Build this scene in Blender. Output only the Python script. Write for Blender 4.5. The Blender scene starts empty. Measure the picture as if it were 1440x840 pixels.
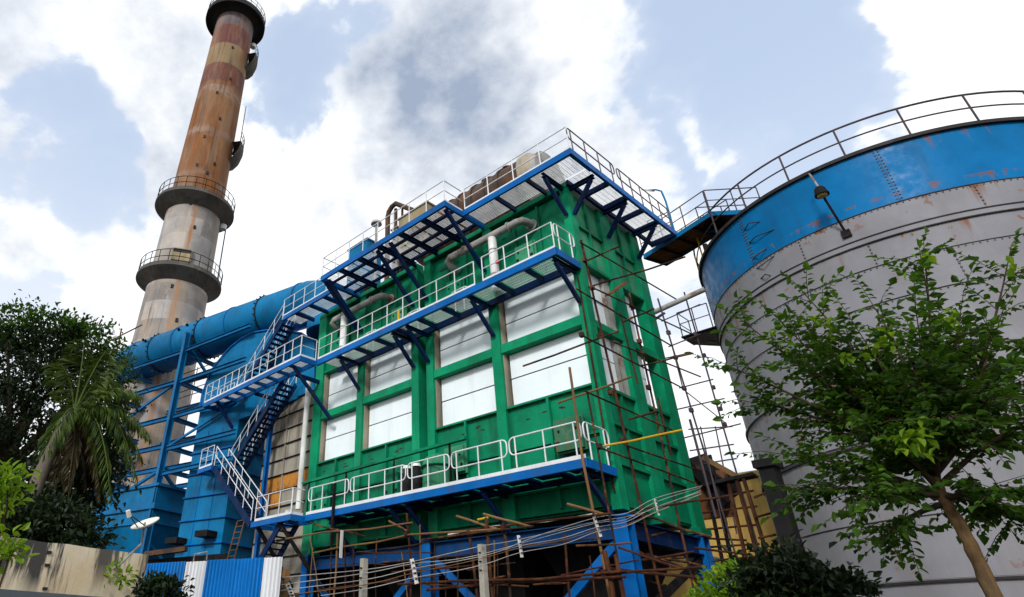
import bpy, bmesh, math, random
import numpy as np
from mathutils import Vector, Matrix
random.seed(7); rng = np.random.default_rng(7)
S = bpy.context.scene
COL = S.collection
# ------------------------------------------------------------------ camera
F, PPX, PPY = 880.0, 515.0, 370.0            # focal length and principal point of the 1440x840 photograph
YAW, PITCH, ROLL = [math.radians(a) for a in (-50.7, 31.78, 2.07)]
CP = np.array([9.365, -17.104, 1.6])
def _rot():
    cy, sy, cp, sp, cr, sr = math.cos(YAW), math.sin(YAW), math.cos(PITCH), math.sin(PITCH), math.cos(ROLL), math.sin(ROLL)
    f = np.array([sy*cp, cy*cp, sp]); r = np.array([cy, -sy, 0]); u = np.cross(r, f)
    return np.array([r*cr+u*sr, -r*sr+u*cr, f])
MR = _rot()
cam = bpy.data.cameras.new('camera'); co = bpy.data.objects.new('camera', cam); COL.objects.link(co)
cam.sensor_fit = 'HORIZONTAL'; cam.sensor_width = 36; cam.lens = F/1440*36
cam.shift_x = (720-PPX)/1440; cam.shift_y = -(420-PPY)/1440
cam.clip_start = .1; cam.clip_end = 3000
co.matrix_world = Matrix(((MR[0][0], MR[1][0], -MR[2][0], CP[0]), (MR[0][1], MR[1][1], -MR[2][1], CP[1]), (MR[0][2], MR[1][2], -MR[2][2], CP[2]), (0, 0, 0, 1)))
S.camera = co
# ------------------------------------------------------------------ light, sky, exposure
SUN_AZ, SUN_EL = 155.0, 33.0                  # azimuth clockwise from +Y
EXPO = 0.82
S.view_settings.view_transform = 'Standard'; S.view_settings.look = 'None'; S.view_settings.gamma = 1
S.view_settings.exposure = EXPO; S.view_settings.use_curve_mapping = False
S.cycles.max_bounces = 4; S.cycles.diffuse_bounces = 2; S.cycles.glossy_bounces = 2; S.cycles.transmission_bounces = 3; S.cycles.transparent_max_bounces = 4
S.cycles.use_denoising = True; S.cycles.use_adaptive_sampling = True; S.cycles.adaptive_threshold = .015
sl = bpy.data.lights.new('sun', 'SUN'); sl.energy = 1.5; sl.angle = math.radians(10); sl.color = (1, .975, .94)
so = bpy.data.objects.new('sun', sl); COL.objects.link(so)
sd = Vector((math.sin(math.radians(SUN_AZ))*math.cos(math.radians(SUN_EL)), math.cos(math.radians(SUN_AZ))*math.cos(math.radians(SUN_EL)), math.sin(math.radians(SUN_EL))))
so.rotation_euler = (-sd).to_track_quat('-Z', 'Y').to_euler(); so.location = (0, -30, 60)

def ray(x, y):
    return MR.T @ np.array([(x-PPX)/F, -(y-PPY)/F, 1.0])
def at(x, y, axis, val):                       # photograph point on the plane axis = val
    d = ray(x, y); t = (val-CP[axis])/d[axis]; return Vector(CP+t*d)
def atd(x, y, dist):                           # photograph point at a horizontal distance
    d = ray(x, y); return Vector(CP+d*dist/math.hypot(d[0], d[1]))
def atp(x, y, p, n):                           # photograph point on a plane
    d = ray(x, y); p = np.array(p); n = np.array(n); t = ((p-CP)@n)/(d@n); return Vector(CP+t*d)

W = bpy.data.worlds.new('World'); S.world = W; W.use_nodes = True
W.cycles.sampling_method = 'MANUAL'; W.cycles.sample_map_resolution = 256
nt = W.node_tree; nt.nodes.clear()
def N(t, typ, **k):
    n = t.nodes.new(typ)
    for a, b in k.items():
        if a.startswith('i_'):
            n.inputs[a[2:].replace('_', ' ')].default_value = b
        else: setattr(n, a, b)
    return n
def math_n(t, op, a, b=None, clamp=False):
    n = t.nodes.new('ShaderNodeMath'); n.operation = op; n.use_clamp = clamp
    for i, v in enumerate((a, b)):
        if v is None: continue
        if isinstance(v, (int, float)): n.inputs[i].default_value = v
        else: t.links.new(v, n.inputs[i])
    return n.outputs[0]
def mrange(t, v, a, b, c, d, interp='SMOOTHSTEP'):
    n = t.nodes.new('ShaderNodeMapRange'); n.interpolation_type = interp
    t.links.new(v, n.inputs[0])
    for i, x in enumerate((a, b, c, d)): n.inputs[i+1].default_value = x
    return n.outputs[0]
def mixc(t, f, a, b, mode='MIX'):
    n = t.nodes.new('ShaderNodeMix'); n.data_type = 'RGBA'; n.blend_type = mode
    if isinstance(f, (int, float)): n.inputs[0].default_value = f
    else: t.links.new(f, n.inputs[0])
    for i, v in ((6, a), (7, b)):
        if isinstance(v, tuple): n.inputs[i].default_value = (*v, 1) if len(v) == 3 else v
        else: t.links.new(v, n.inputs[i])
    return n.outputs[2]
sky = N(nt, 'ShaderNodeTexSky', sky_type='NISHITA', sun_disc=False); sky.sun_elevation = math.radians(SUN_EL); sky.sun_rotation = math.radians(SUN_AZ)
sky.dust_density = 1.0
tc = N(nt, 'ShaderNodeTexCoord'); sep = N(nt, 'ShaderNodeSeparateXYZ'); nt.links.new(tc.outputs['Generated'], sep.inputs[0])
zz = math_n(nt, 'ADD', math_n(nt, 'MAXIMUM', sep.outputs[2], 0.0), 0.35)
cmb = N(nt, 'ShaderNodeCombineXYZ')
nt.links.new(math_n(nt, 'DIVIDE', sep.outputs[0], zz), cmb.inputs[0]); nt.links.new(math_n(nt, 'DIVIDE', sep.outputs[1], zz), cmb.inputs[1])
cmb.inputs[2].default_value = 3.7
def wnoise(scale, detail, rough, dist, off):
    mp = N(nt, 'ShaderNodeMapping'); mp.inputs['Location'].default_value = off; nt.links.new(cmb.outputs[0], mp.inputs[0])
    n = N(nt, 'ShaderNodeTexNoise', i_Scale=scale, i_Detail=detail, i_Roughness=rough, i_Distortion=dist); nt.links.new(mp.outputs[0], n.inputs['Vector'])
    return n.outputs[0]
n1 = wnoise(2.4, 11, .60, .25, (1.3, .4, 0)); n2 = wnoise(2.2, 5, .60, .2, (7.1, 2.2, 0)); n3 = wnoise(8.0, 6, .64, 0, (3.1, 5.2, 0))
wv = N(nt, 'ShaderNodeTexNoise', i_Scale=3.2, i_Detail=4, i_Roughness=.62); nt.links.new(tc.outputs['Generated'], wv.inputs['Vector'])
wsub = N(nt, 'ShaderNodeVectorMath', operation='SUBTRACT'); nt.links.new(wv.outputs['Color'], wsub.inputs[0]); wsub.inputs[1].default_value = (.5, .5, .5)
wmul = N(nt, 'ShaderNodeVectorMath', operation='SCALE'); nt.links.new(wsub.outputs[0], wmul.inputs[0]); wmul.inputs['Scale'].default_value = .42
wadd = N(nt, 'ShaderNodeVectorMath', operation='ADD'); nt.links.new(tc.outputs['Generated'], wadd.inputs[0]); nt.links.new(wmul.outputs[0], wadd.inputs[1])
wnor = N(nt, 'ShaderNodeVectorMath', operation='NORMALIZE'); nt.links.new(wadd.outputs[0], wnor.inputs[0])
dens = math_n(nt, 'ADD', math_n(nt, 'MULTIPLY', n1, .8), math_n(nt, 'MULTIPLY', n3, .2)); core = n2
def blob(px, py, rad):                          # one cloud or clear patch of the sky, with a ragged edge
    d = ray(px, py); d = d/np.linalg.norm(d)
    v = N(nt, 'ShaderNodeVectorMath', operation='DOT_PRODUCT'); nt.links.new(wnor.outputs[0], v.inputs[0]); v.inputs[1].default_value = d
    return mrange(nt, v.outputs['Value'], math.cos(math.radians(rad)), 1.0, 0.0, 1.0)
for px, py, rad, amp in ((980, 60, 16, -.22), (1150, 150, 12, -.18), (70, 255, 8, -.18), (465, 110, 9, -.17), (1420, 50, 11, .30), (1005, 160, 5, .22), (700, 120, 20, .20), (500, 210, 12, .10), (330, 330, 14, .06), (110, 110, 20, .14)):
    dens = math_n(nt, 'ADD', dens, math_n(nt, 'MULTIPLY', blob(px, py, rad), amp))
for px, py, rad, amp in ((760, 90, 18, .30), (590, 190, 15, .30), (110, 110, 20, .26), (870, 60, 7, -.3), (440, 230, 12, -.2), (1400, 80, 10, -.25), (670, 280, 9, -.22)):
    core = math_n(nt, 'ADD', core, math_n(nt, 'MULTIPLY', blob(px, py, rad), amp))
mask = math_n(nt, 'ADD', math_n(nt, 'MULTIPLY', mrange(nt, dens, .455, .525, 0, 1), .75), math_n(nt, 'MULTIPLY', mrange(nt, dens, .36, .60, 0, 1), .25))
thick = math_n(nt, 'ADD', math_n(nt, 'MULTIPLY', core, .75), math_n(nt, 'MULTIPLY', dens, .35))
greyf = mrange(nt, math_n(nt, 'ADD', thick, math_n(nt, 'MULTIPLY', math_n(nt, 'SUBTRACT', n3, .5), .75)), .56, 1.08, 0, 1, 'LINEAR')
ccol = mixc(nt, greyf, (.66, .67, .68), (.21, .255, .335))
skyc = mixc(nt, 1.0, sky.outputs[0], (.10, .10, .10), 'MULTIPLY')
haze_f = mrange(nt, sep.outputs[2], 0.0, .8, .95, .70)
hcol = mixc(nt, mrange(nt, sep.outputs[2], .15, .70, 0, 1), (.62, .63, .64), (.39, .465, .59))
skyc = mixc(nt, haze_f, skyc, hcol)
fin = mixc(nt, mask, skyc, ccol)
bg = N(nt, 'ShaderNodeBackground', i_Strength=1.0); nt.links.new(fin, bg.inputs[0])
wo = N(nt, 'ShaderNodeOutputWorld'); nt.links.new(bg.outputs[0], wo.inputs[0])

# ------------------------------------------------------------------ materials
MATS = {}
def new_mat(name):
    m = bpy.data.materials.new(name); m.use_nodes = True; t = m.node_tree; t.nodes.clear()
    o = t.nodes.new('ShaderNodeOutputMaterial'); b = t.nodes.new('ShaderNodeBsdfPrincipled'); t.links.new(b.outputs[0], o.inputs[0])
    MATS[name] = m; return m, t, b, o
def pos_noise(t, scale, detail=5, rough=.6, stretch=(1, 1, 1), off=0.0, dist=0.0):
    g = t.nodes.get('geo') or N(t, 'ShaderNodeNewGeometry', name='geo')
    mp = N(t, 'ShaderNodeMapping'); mp.inputs['Scale'].default_value = stretch; mp.inputs['Location'].default_value = (off, off*1.7, off*.6)
    t.links.new(g.outputs['Position'], mp.inputs[0])
    n = N(t, 'ShaderNodeTexNoise', i_Scale=scale, i_Detail=detail, i_Roughness=rough, i_Distortion=dist); t.links.new(mp.outputs[0], n.inputs['Vector'])
    return n.outputs[0]
RUST = (.19, .065, .018)
def paint(name, col, rough=.42, var=.22, streak=.35, streak_col=(.05, .045, .04), rust=.0, rust_th=.64, fade=.15, fade_col=None, metal=0.0, bump=.06, sscale=2.2, spec=.07, seams=()):
    rust_th -= .055
    m, t, b, o = new_mat(name)
    lo = tuple(c*(1-var) for c in col); hi = tuple(min(1, c*(1+var)) for c in col)
    c = mixc(t, mrange(t, pos_noise(t, .55, 6, .6), .32, .68, 0, 1), lo, hi)
    fc = fade_col or tuple(min(1, x*1.35+.012) for x in col)
    c = mixc(t, math_n(t, 'MULTIPLY', mrange(t, pos_noise(t, 1.7, 8, .68, off=5), .5, .75, 0, 1), fade), c, fc)
    if streak: c = mixc(t, math_n(t, 'MULTIPLY', mrange(t, pos_noise(t, sscale, 5, .62, (1, 1, .10), 9), .48, .66, 0, 1), streak), c, streak_col)
    rf = None
    if rust:
        r1 = mrange(t, pos_noise(t, 1.5, 9, .7, off=21), rust_th, rust_th+.07, 0, 1)
        r2 = mrange(t, pos_noise(t, 1.1, 6, .65, (1, 1, .09), 33), rust_th+.02, rust_th+.16, 0, .8)
        rf = math_n(t, 'MULTIPLY', math_n(t, 'MAXIMUM', r1, r2), rust)
        if seams:
            sp_ = N(t, 'ShaderNodeSeparateXYZ'); t.links.new(t.nodes['geo'].outputs['Position'], sp_.inputs[0])
            for z0, dn, amt in seams:      # rust that starts at a seam and runs down from it
                near_ = math_n(t, 'MULTIPLY', mrange(t, sp_.outputs[2], z0-dn, z0, 0, 1, 'LINEAR'), mrange(t, sp_.outputs[2], z0, z0+.05, 1, 0, 'LINEAR'))
                r3 = mrange(t, math_n(t, 'ADD', pos_noise(t, 1.9, 6, .65, (1, 1, .07), 41+z0), math_n(t, 'MULTIPLY', near_, amt)), .66, .76, 0, .85)
                r4 = mrange(t, math_n(t, 'ADD', pos_noise(t, 2.6, 8, .7, (1, 1, .8), 57+z0), math_n(t, 'MULTIPLY', near_, amt)), .69, .74, 0, 1)
                rf = math_n(t, 'MAXIMUM', rf, math_n(t, 'MULTIPLY', near_, math_n(t, 'MAXIMUM', r3, r4)))
        rc = mixc(t, pos_noise(t, 9, 5, .7), (.09, .035, .015), (.30, .115, .03))
        c = mixc(t, rf, c, rc)
    t.links.new(c, b.inputs['Base Color']); b.inputs['Metallic'].default_value = metal; b.inputs['Specular IOR Level'].default_value = spec
    ro = mrange(t, pos_noise(t, 3.1, 5, .6, off=13), .3, .7, rough-.1, rough+.18)
    t.links.new(ro, b.inputs['Roughness'])
    if bump:
        bp = N(t, 'ShaderNodeBump', i_Strength=bump, i_Distance=.05); t.links.new(pos_noise(t, 4.0, 7, .65, off=2), bp.inputs['Height']); t.links.new(bp.outputs[0], b.inputs['Normal'])
    return m
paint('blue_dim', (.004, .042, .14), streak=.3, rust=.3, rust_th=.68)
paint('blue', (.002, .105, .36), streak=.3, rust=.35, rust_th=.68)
paint('blue_shaded', (.003, .018, .072), streak=.3, rust=.3, rust_th=.68, rough=.6)  # blue steel of struts and underside members, their shade put into the colour
paint('rail_backlit', (.13, .11, .12), streak=.2, rust=.3)  # right-hand platform rails, backlit darkness put into the colour
paint('cable_grey', (.36, .35, .33), streak=.2)
paint('blue_duct', (.003, .13, .29), streak=.3, streak_col=(.02, .05, .09), rust=.5, rust_th=.70, fade=.3, fade_col=(.008, .18, .36), rough=.4)
paint('blue_steel', (.003, .115, .28), streak=.2, rust=.3, rust_th=.7)
paint('green', (.003, .180, .085), streak=.45, streak_col=(.012, .05, .028), rust=.3, rust_th=.70, fade=.4, fade_col=(.008, .27, .15), rough=.4, var=.28)
paint('green_bright', (.003, .225, .104), streak=.3, streak_col=(.02, .08, .04), rust=.3, rust_th=.68, fade=.35, fade_col=(.012, .31, .17), var=.25)
paint('green_pale', (.045, .24, .125), streak=.5, streak_col=(.02, .07, .04), rust=.1, fade=.5, fade_col=(.09, .30, .19))
paint('white_panel', (.80, .875, .90), rough=.35, var=.04, streak=.16, streak_col=(.42, .40, .36), rust=.25, rust_th=.74, fade=.1, fade_col=(.62, .61, .58), bump=.03, sscale=1.6)
paint('door_worn', (.03, .15, .08), streak=.5, streak_col=(.12, .08, .04), rust=.7, rust_th=.6, fade=.6, fade_col=(.12, .28, .2))
paint('tan_jamb', (.32, .28, .21), streak=.4)
paint('dark_gap', (.03, .03, .03), streak=0)
paint('rail_white', (.66, .68, .70), rough=.35, var=.08, streak=.1, rust=.3, rust_th=.66)
paint('galv', (.60, .62, .63), rough=.45, var=.12, streak=.1, rust=.25, rust_th=.7)
paint('pipe_grey', (.34, .33, .31), rough=.4, streak=.4, rust=.7, rust_th=.60)
paint('pipe_white', (.72, .72, .70), rough=.4, streak=.3)
paint('grey_panel', (.30, .275, .225), streak=.6, streak_col=(.08, .07, .055), rust=.5, rust_th=.66, rough=.6)
paint('orange_panel', (.46, .20, .04), streak=.6, streak_col=(.2, .10, .03), rust=.7, rust_th=.58, rough=.6)
paint('rust_pole', (.042, .016, .010), streak=.2, rust=.25, rust_th=.55, rough=.75, fade=.05)
paint('dark_pole', (.028, .017, .013), streak=.2, rust=.6, rust_th=.56, rough=.7)
paint('bamboo', (.17, .095, .04), streak=.3, rough=.6, fade=.3)
paint('yellow_pole', (.55, .33, .02), streak=.2, rust=.3)
paint('mauve_pole', (.075, .058, .068), streak=.2, rust=.12, rough=.6)
paint('dark_steel', (.010, .009, .010), streak=.2, rust=.3, rust_th=.66, rough=.7, spec=.12)
paint('brown_vessel', (.065, .045, .036), streak=.5, rust=.4, rust_th=.56, rough=.6)
paint('beige_box', (.30, .25, .15), streak=.4, rust=.3)
paint('post_concrete', (.33, .31, .26), streak=.4, rough=.85, bump=.3)
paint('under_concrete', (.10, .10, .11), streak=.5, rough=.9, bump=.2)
paint('tank_grey', (.225, .225, .245), rough=.5, var=.10, streak=.35, streak_col=(.19, .17, .165), rust=.5, rust_th=.67, fade=.3, fade_col=(.29, .285, .30), bump=.09, sscale=1.3, seams=((13.4, .9, .14), (12.36, 1.6, .12), (8.7, 1.5, .10), (6.8, 1.5, .1)))
paint('tank_blue', (.002, .130, .33), rough=.38, var=.16, streak=.3, streak_col=(.015, .06, .13), rust=.8, rust_th=.72, fade=.2, fade_col=(.004, .17, .40), bump=.09, sscale=1.4, seams=((15.44, .8, .11), (13.75, .4, .14)))
paint('rivet_steel', (.11, .10, .105), rough=.6)
paint('tank_dark', (.035, .03, .03), rough=.6, rust=.4)
paint('wood_deck', (.17, .07, .03), rough=.8, streak=.5, rust=.5)
paint('yellow_wall', (.75, .48, .14), rough=.8, streak=.4, streak_col=(.36, .2, .06))
paint('orange_wall', (.50, .22, .04), rough=.8, streak=.4)
paint('asphalt', (.04, .04, .04), rough=.9, streak=0)
paint('soil', (.05, .043, .034), rough=.95, streak=0, bump=.4)
paint('cloth_white', (.75, .74, .70), rough=.7, streak=.3)
paint('plinth', (.10, .115, .13), rough=.8, streak=.4)
paint('dish_cream', (.72, .69, .60), rough=.45, var=.05, streak=.15, rust=.2)
paint('corr_blue', (.006, .155, .47), rough=.35, streak=.2, rust=.2, rust_th=.72)
paint('corr_white', (.70, .71, .73), rough=.35, var=.05, streak=.2, rust=.2, rust_th=.7)
paint('trunk', (.06, .042, .028), rough=.9, streak=.5, bump=.6)
paint('trunk_warm', (.15, .092, .042), rough=.9, streak=.6, streak_col=(.05, .036, .024), bump=1.0, sscale=14)
paint('palm_trunk', (.15, .125, .10), rough=.9, streak=.3, bump=.6)
# weathered boundary wall: pale render with grey run-down stains from the coping
m, t, b, o = new_mat('old_render')
c = mixc(t, mrange(t, pos_noise(t, .8, 7, .65), .35, .65, 0, 1), (.56, .43, .26), (.66, .57, .42))
g = t.nodes['geo']; sp_ = N(t, 'ShaderNodeSeparateXYZ'); t.links.new(g.outputs['Position'], sp_.inputs[0])
runs = mrange(t, pos_noise(t, 3.2, 6, .65, (1, 1, .10), 3), .455, .555, 0, 1)
topz = math_n(t, 'MULTIPLY', mrange(t, math_n(t, 'ADD', sp_.outputs[2], math_n(t, 'MULTIPLY', pos_noise(t, 1.3, 4, .6, (1, 1, .2), 50), 1.2)), 2.8, 3.2, .15, 1.1, 'LINEAR'), 1.0)
left = mrange(t, sp_.outputs[1], -14.6, -13.0, 1.2, .85)
c = mixc(t, math_n(t, 'MULTIPLY', math_n(t, 'MULTIPLY', runs, topz), left), c, (.05, .046, .04))
t.links.new(c, b.inputs['Base Color']); b.inputs['Roughness'].default_value = .9
bp = N(t, 'ShaderNodeBump', i_Strength=.3, i_Distance=.02); t.links.new(pos_noise(t, 14, 6, .7), bp.inputs['Height']); t.links.new(bp.outputs[0], b.inputs['Normal'])
# chimney concrete: grey lifts, rust-stained upper half, faded warning bands near the top
m, t, b, o = new_mat('chimney_concrete')
g = N(t, 'ShaderNodeNewGeometry', name='geo'); sp_ = N(t, 'ShaderNodeSeparateXYZ'); t.links.new(g.outputs['Position'], sp_.inputs[0]); Z = sp_.outputs[2]
base = mixc(t, mrange(t, pos_noise(t, .35, 8, .65), .36, .64, 0, 1), (.23, .225, .23), (.38, .35, .315))
brick = N(t, 'ShaderNodeTexBrick', i_Scale=1.0); brick.inputs['Color1'].default_value = (.0, .0, .0, 1); brick.inputs['Color2'].default_value = (1, 1, 1, 1); brick.inputs['Mortar'].default_value = (.4, .4, .4, 1)
brick.inputs['Brick Width'].default_value = 2.3; brick.inputs['Row Height'].default_value = 1.6; brick.inputs['Mortar Size'].default_value = .015
bc = N(t, 'ShaderNodeCombineXYZ'); ang = math_n(t, 'MULTIPLY', math_n(t, 'ARCTAN2', math_n(t, 'ADD', sp_.outputs[1], .47), math_n(t, 'ADD', sp_.outputs[0], 35.13)), 2.4)
t.links.new(ang, bc.inputs[0]); t.links.new(Z, bc.inputs[1]); t.links.new(bc.outputs[0], brick.inputs['Vector'])
base = mixc(t, .5, base, brick.outputs[0], 'SOFT_LIGHT')
lite = mrange(t, pos_noise(t, .9, 7, .7, (1, 1, .5), 14), .56, .68, 0, .55); base = mixc(t, lite, base, (.46, .43, .38))
hz = math_n(t, 'ADD', Z, math_n(t, 'MULTIPLY', math_n(t, 'SUBTRACT', pos_noise(t, .5, 5, .6, off=4), .5), 8.0))
upper = mrange(t, hz, 32.8, 35.5, 0, 1)
# patchy rust on the upper shaft, with greyer rings where the lifts meet
ringn = math_n(t, 'SINE', math_n(t, 'MULTIPLY', math_n(t, 'ADD', Z, math_n(t, 'MULTIPLY', pos_noise(t, .35, 4, .6, off=8), 6.0)), 1.15))
ringf = mrange(t, math_n(t, 'ADD', ringn, math_n(t, 'MULTIPLY', math_n(t, 'SUBTRACT', pos_noise(t, .9, 7, .7, off=61), .5), 1.6)), .6, 1.2, 1, .62)
rs = mrange(t, pos_noise(t, .8, 7, .65, (1, 1, .16), 6), .28, .48, .88, 1)
rusty = mixc(t, pos_noise(t, 1.6, 8, .7, (1, 1, .10), 11), (.04, .016, .006), (.32, .108, .012))
base = mixc(t, math_n(t, 'MULTIPLY', math_n(t, 'MULTIPLY', upper, rs), ringf), base, rusty)
def band(z0, z1, s=.12):
    return math_n(t, 'MULTIPLY', mrange(t, Z, z0-s, z0+s, 0, 1), mrange(t, Z, z1-s, z1+s, 1, 0))
wear = mrange(t, pos_noise(t, 1.4, 7, .65, (1, 1, .3), 17), .30, .62, 1.0, .7)
for z0, z1, cc in ((48.6, 51.2, (.10, .022, .022)), (51.2, 54.2, (.22, .165, .08)), (54.2, 57.2, (.10, .025, .03)), (57.2, 62, (.075, .08, .105))):
    base = mixc(t, math_n(t, 'MULTIPLY', band(z0, z1), wear), base, cc)
run = mrange(t, pos_noise(t, 1.9, 5, .6, (1, 1, .03), 19), .55, .62, 0, .9)
base = mixc(t, math_n(t, 'MULTIPLY', run, mrange(t, Z, 33, 36, .35, 1)), base, (.085, .026, .008))
edge = mrange(t, pos_noise(t, 2.6, 6, .7, (1, 1, .05), 83), .54, .66, 0, .75); base = mixc(t, math_n(t, 'MULTIPLY', edge, mrange(t, Z, 34, 38, .25, 1)), base, (.27, .085, .015))
# one long rust run on the lower shaft, under the ladder brackets
azr = mrange(t, math_n(t, 'ABSOLUTE', math_n(t, 'SUBTRACT', ang, math_n(t, 'ADD', -.98, math_n(t, 'MULTIPLY', pos_noise(t, .5, 3, .5, (1, 1, .3)), .25)))), .06, .22, 1, 0)
low = math_n(t, 'MULTIPLY', azr, mrange(t, Z, 33.5, 34.5, 1, 0))
base = mixc(t, math_n(t, 'MULTIPLY', low, mrange(t, pos_noise(t, 2.0, 6, .7, (1, 1, .15), 40), .30, .55, .2, .95)), base, (.36, .13, .03))
warm = math_n(t, 'MULTIPLY', mrange(t, Z, 20, 27, .8, .25), mrange(t, pos_noise(t, .7, 6, .65, (1, 1, .2), 71), .40, .62, 0, 1)); base = mixc(t, warm, base, (.42, .30, .19))
dk = mrange(t, pos_noise(t, 2.3, 4, .6, (1, 1, .05), 27), .62, .70, 0, .7); base = mixc(t, dk, base, (.05, .045, .04))
t.links.new(base, b.inputs['Base Color']); b.inputs['Roughness'].default_value = .85
bp = N(t, 'ShaderNodeBump', i_Strength=.25, i_Distance=.1); t.links.new(pos_noise(t, 2.5, 8, .7), bp.inputs['Height']); t.links.new(bp.outputs[0], b.inputs['Normal'])
paint('collar_concrete', (.11, .104, .095), rough=.9, streak=.5, rust=.4, rust_th=.62)
paint('collar_dark', (.035, .037, .038), rough=.8, streak=.3)
def leaf(name, c1, c2, tr=.35, rough=.45):
    m, t, b, o = new_mat(name)
    g = N(t, 'ShaderNodeNewGeometry', name='geo')
    oi = N(t, 'ShaderNodeObjectInfo'); c = mixc(t, math_n(t, 'FRACT', math_n(t, 'ADD', g.outputs['Random Per Island'], oi.outputs['Random'])), c1, c2)
    c = mixc(t, mrange(t, pos_noise(t, 1.2, 3, .5), .35, .65, 0, .5), c, tuple(x*.55 for x in c1))
    t.links.new(c, b.inputs['Base Color']); b.inputs['Roughness'].default_value = rough; b.inputs['Specular IOR Level'].default_value = .2
    tl = N(t, 'ShaderNodeBsdfTranslucent'); t.links.new(mixc(t, .5, c, (c2[0]*1.5, c2[1]*1.5, c2[2]*.8)), tl.inputs[0])
    ms = N(t, 'ShaderNodeMixShader'); ms.inputs[0].default_value = tr
    t.links.new(b.outputs[0], ms.inputs[1]); t.links.new(tl.outputs[0], ms.inputs[2]); t.links.new(ms.outputs[0], o.inputs[0])
leaf('leaf_mid', (.007, .032, .004), (.075, .17, .010), tr=.3, rough=.6)
leaf('leaf_dark', (.005, .014, .006), (.026, .046, .013), tr=.22)  # darkened so foliage looks backlit; the shade is in the leaf colour
leaf('leaf_bright', (.09, .21, .015), (.24, .36, .02), tr=.45)
leaf('leaf_palm', (.018, .042, .008), (.10, .15, .02), tr=.3)
leaf('leaf_dry', (.05, .04, .018), (.10, .075, .03), tr=.2)
m, t, b, o = new_mat('lens_yellow'); b.inputs['Base Color'].default_value = (.35, .24, .04, 1); b.inputs['Roughness'].default_value = .15
m, t, b, o = new_mat('glass'); b.inputs['Base Color'].default_value = (.02, .025, .03, 1); b.inputs['Roughness'].default_value = .08
m, t, b, o = new_mat('red_paint'); b.inputs['Base Color'].default_value = (.45, .02, .02, 1)

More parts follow.
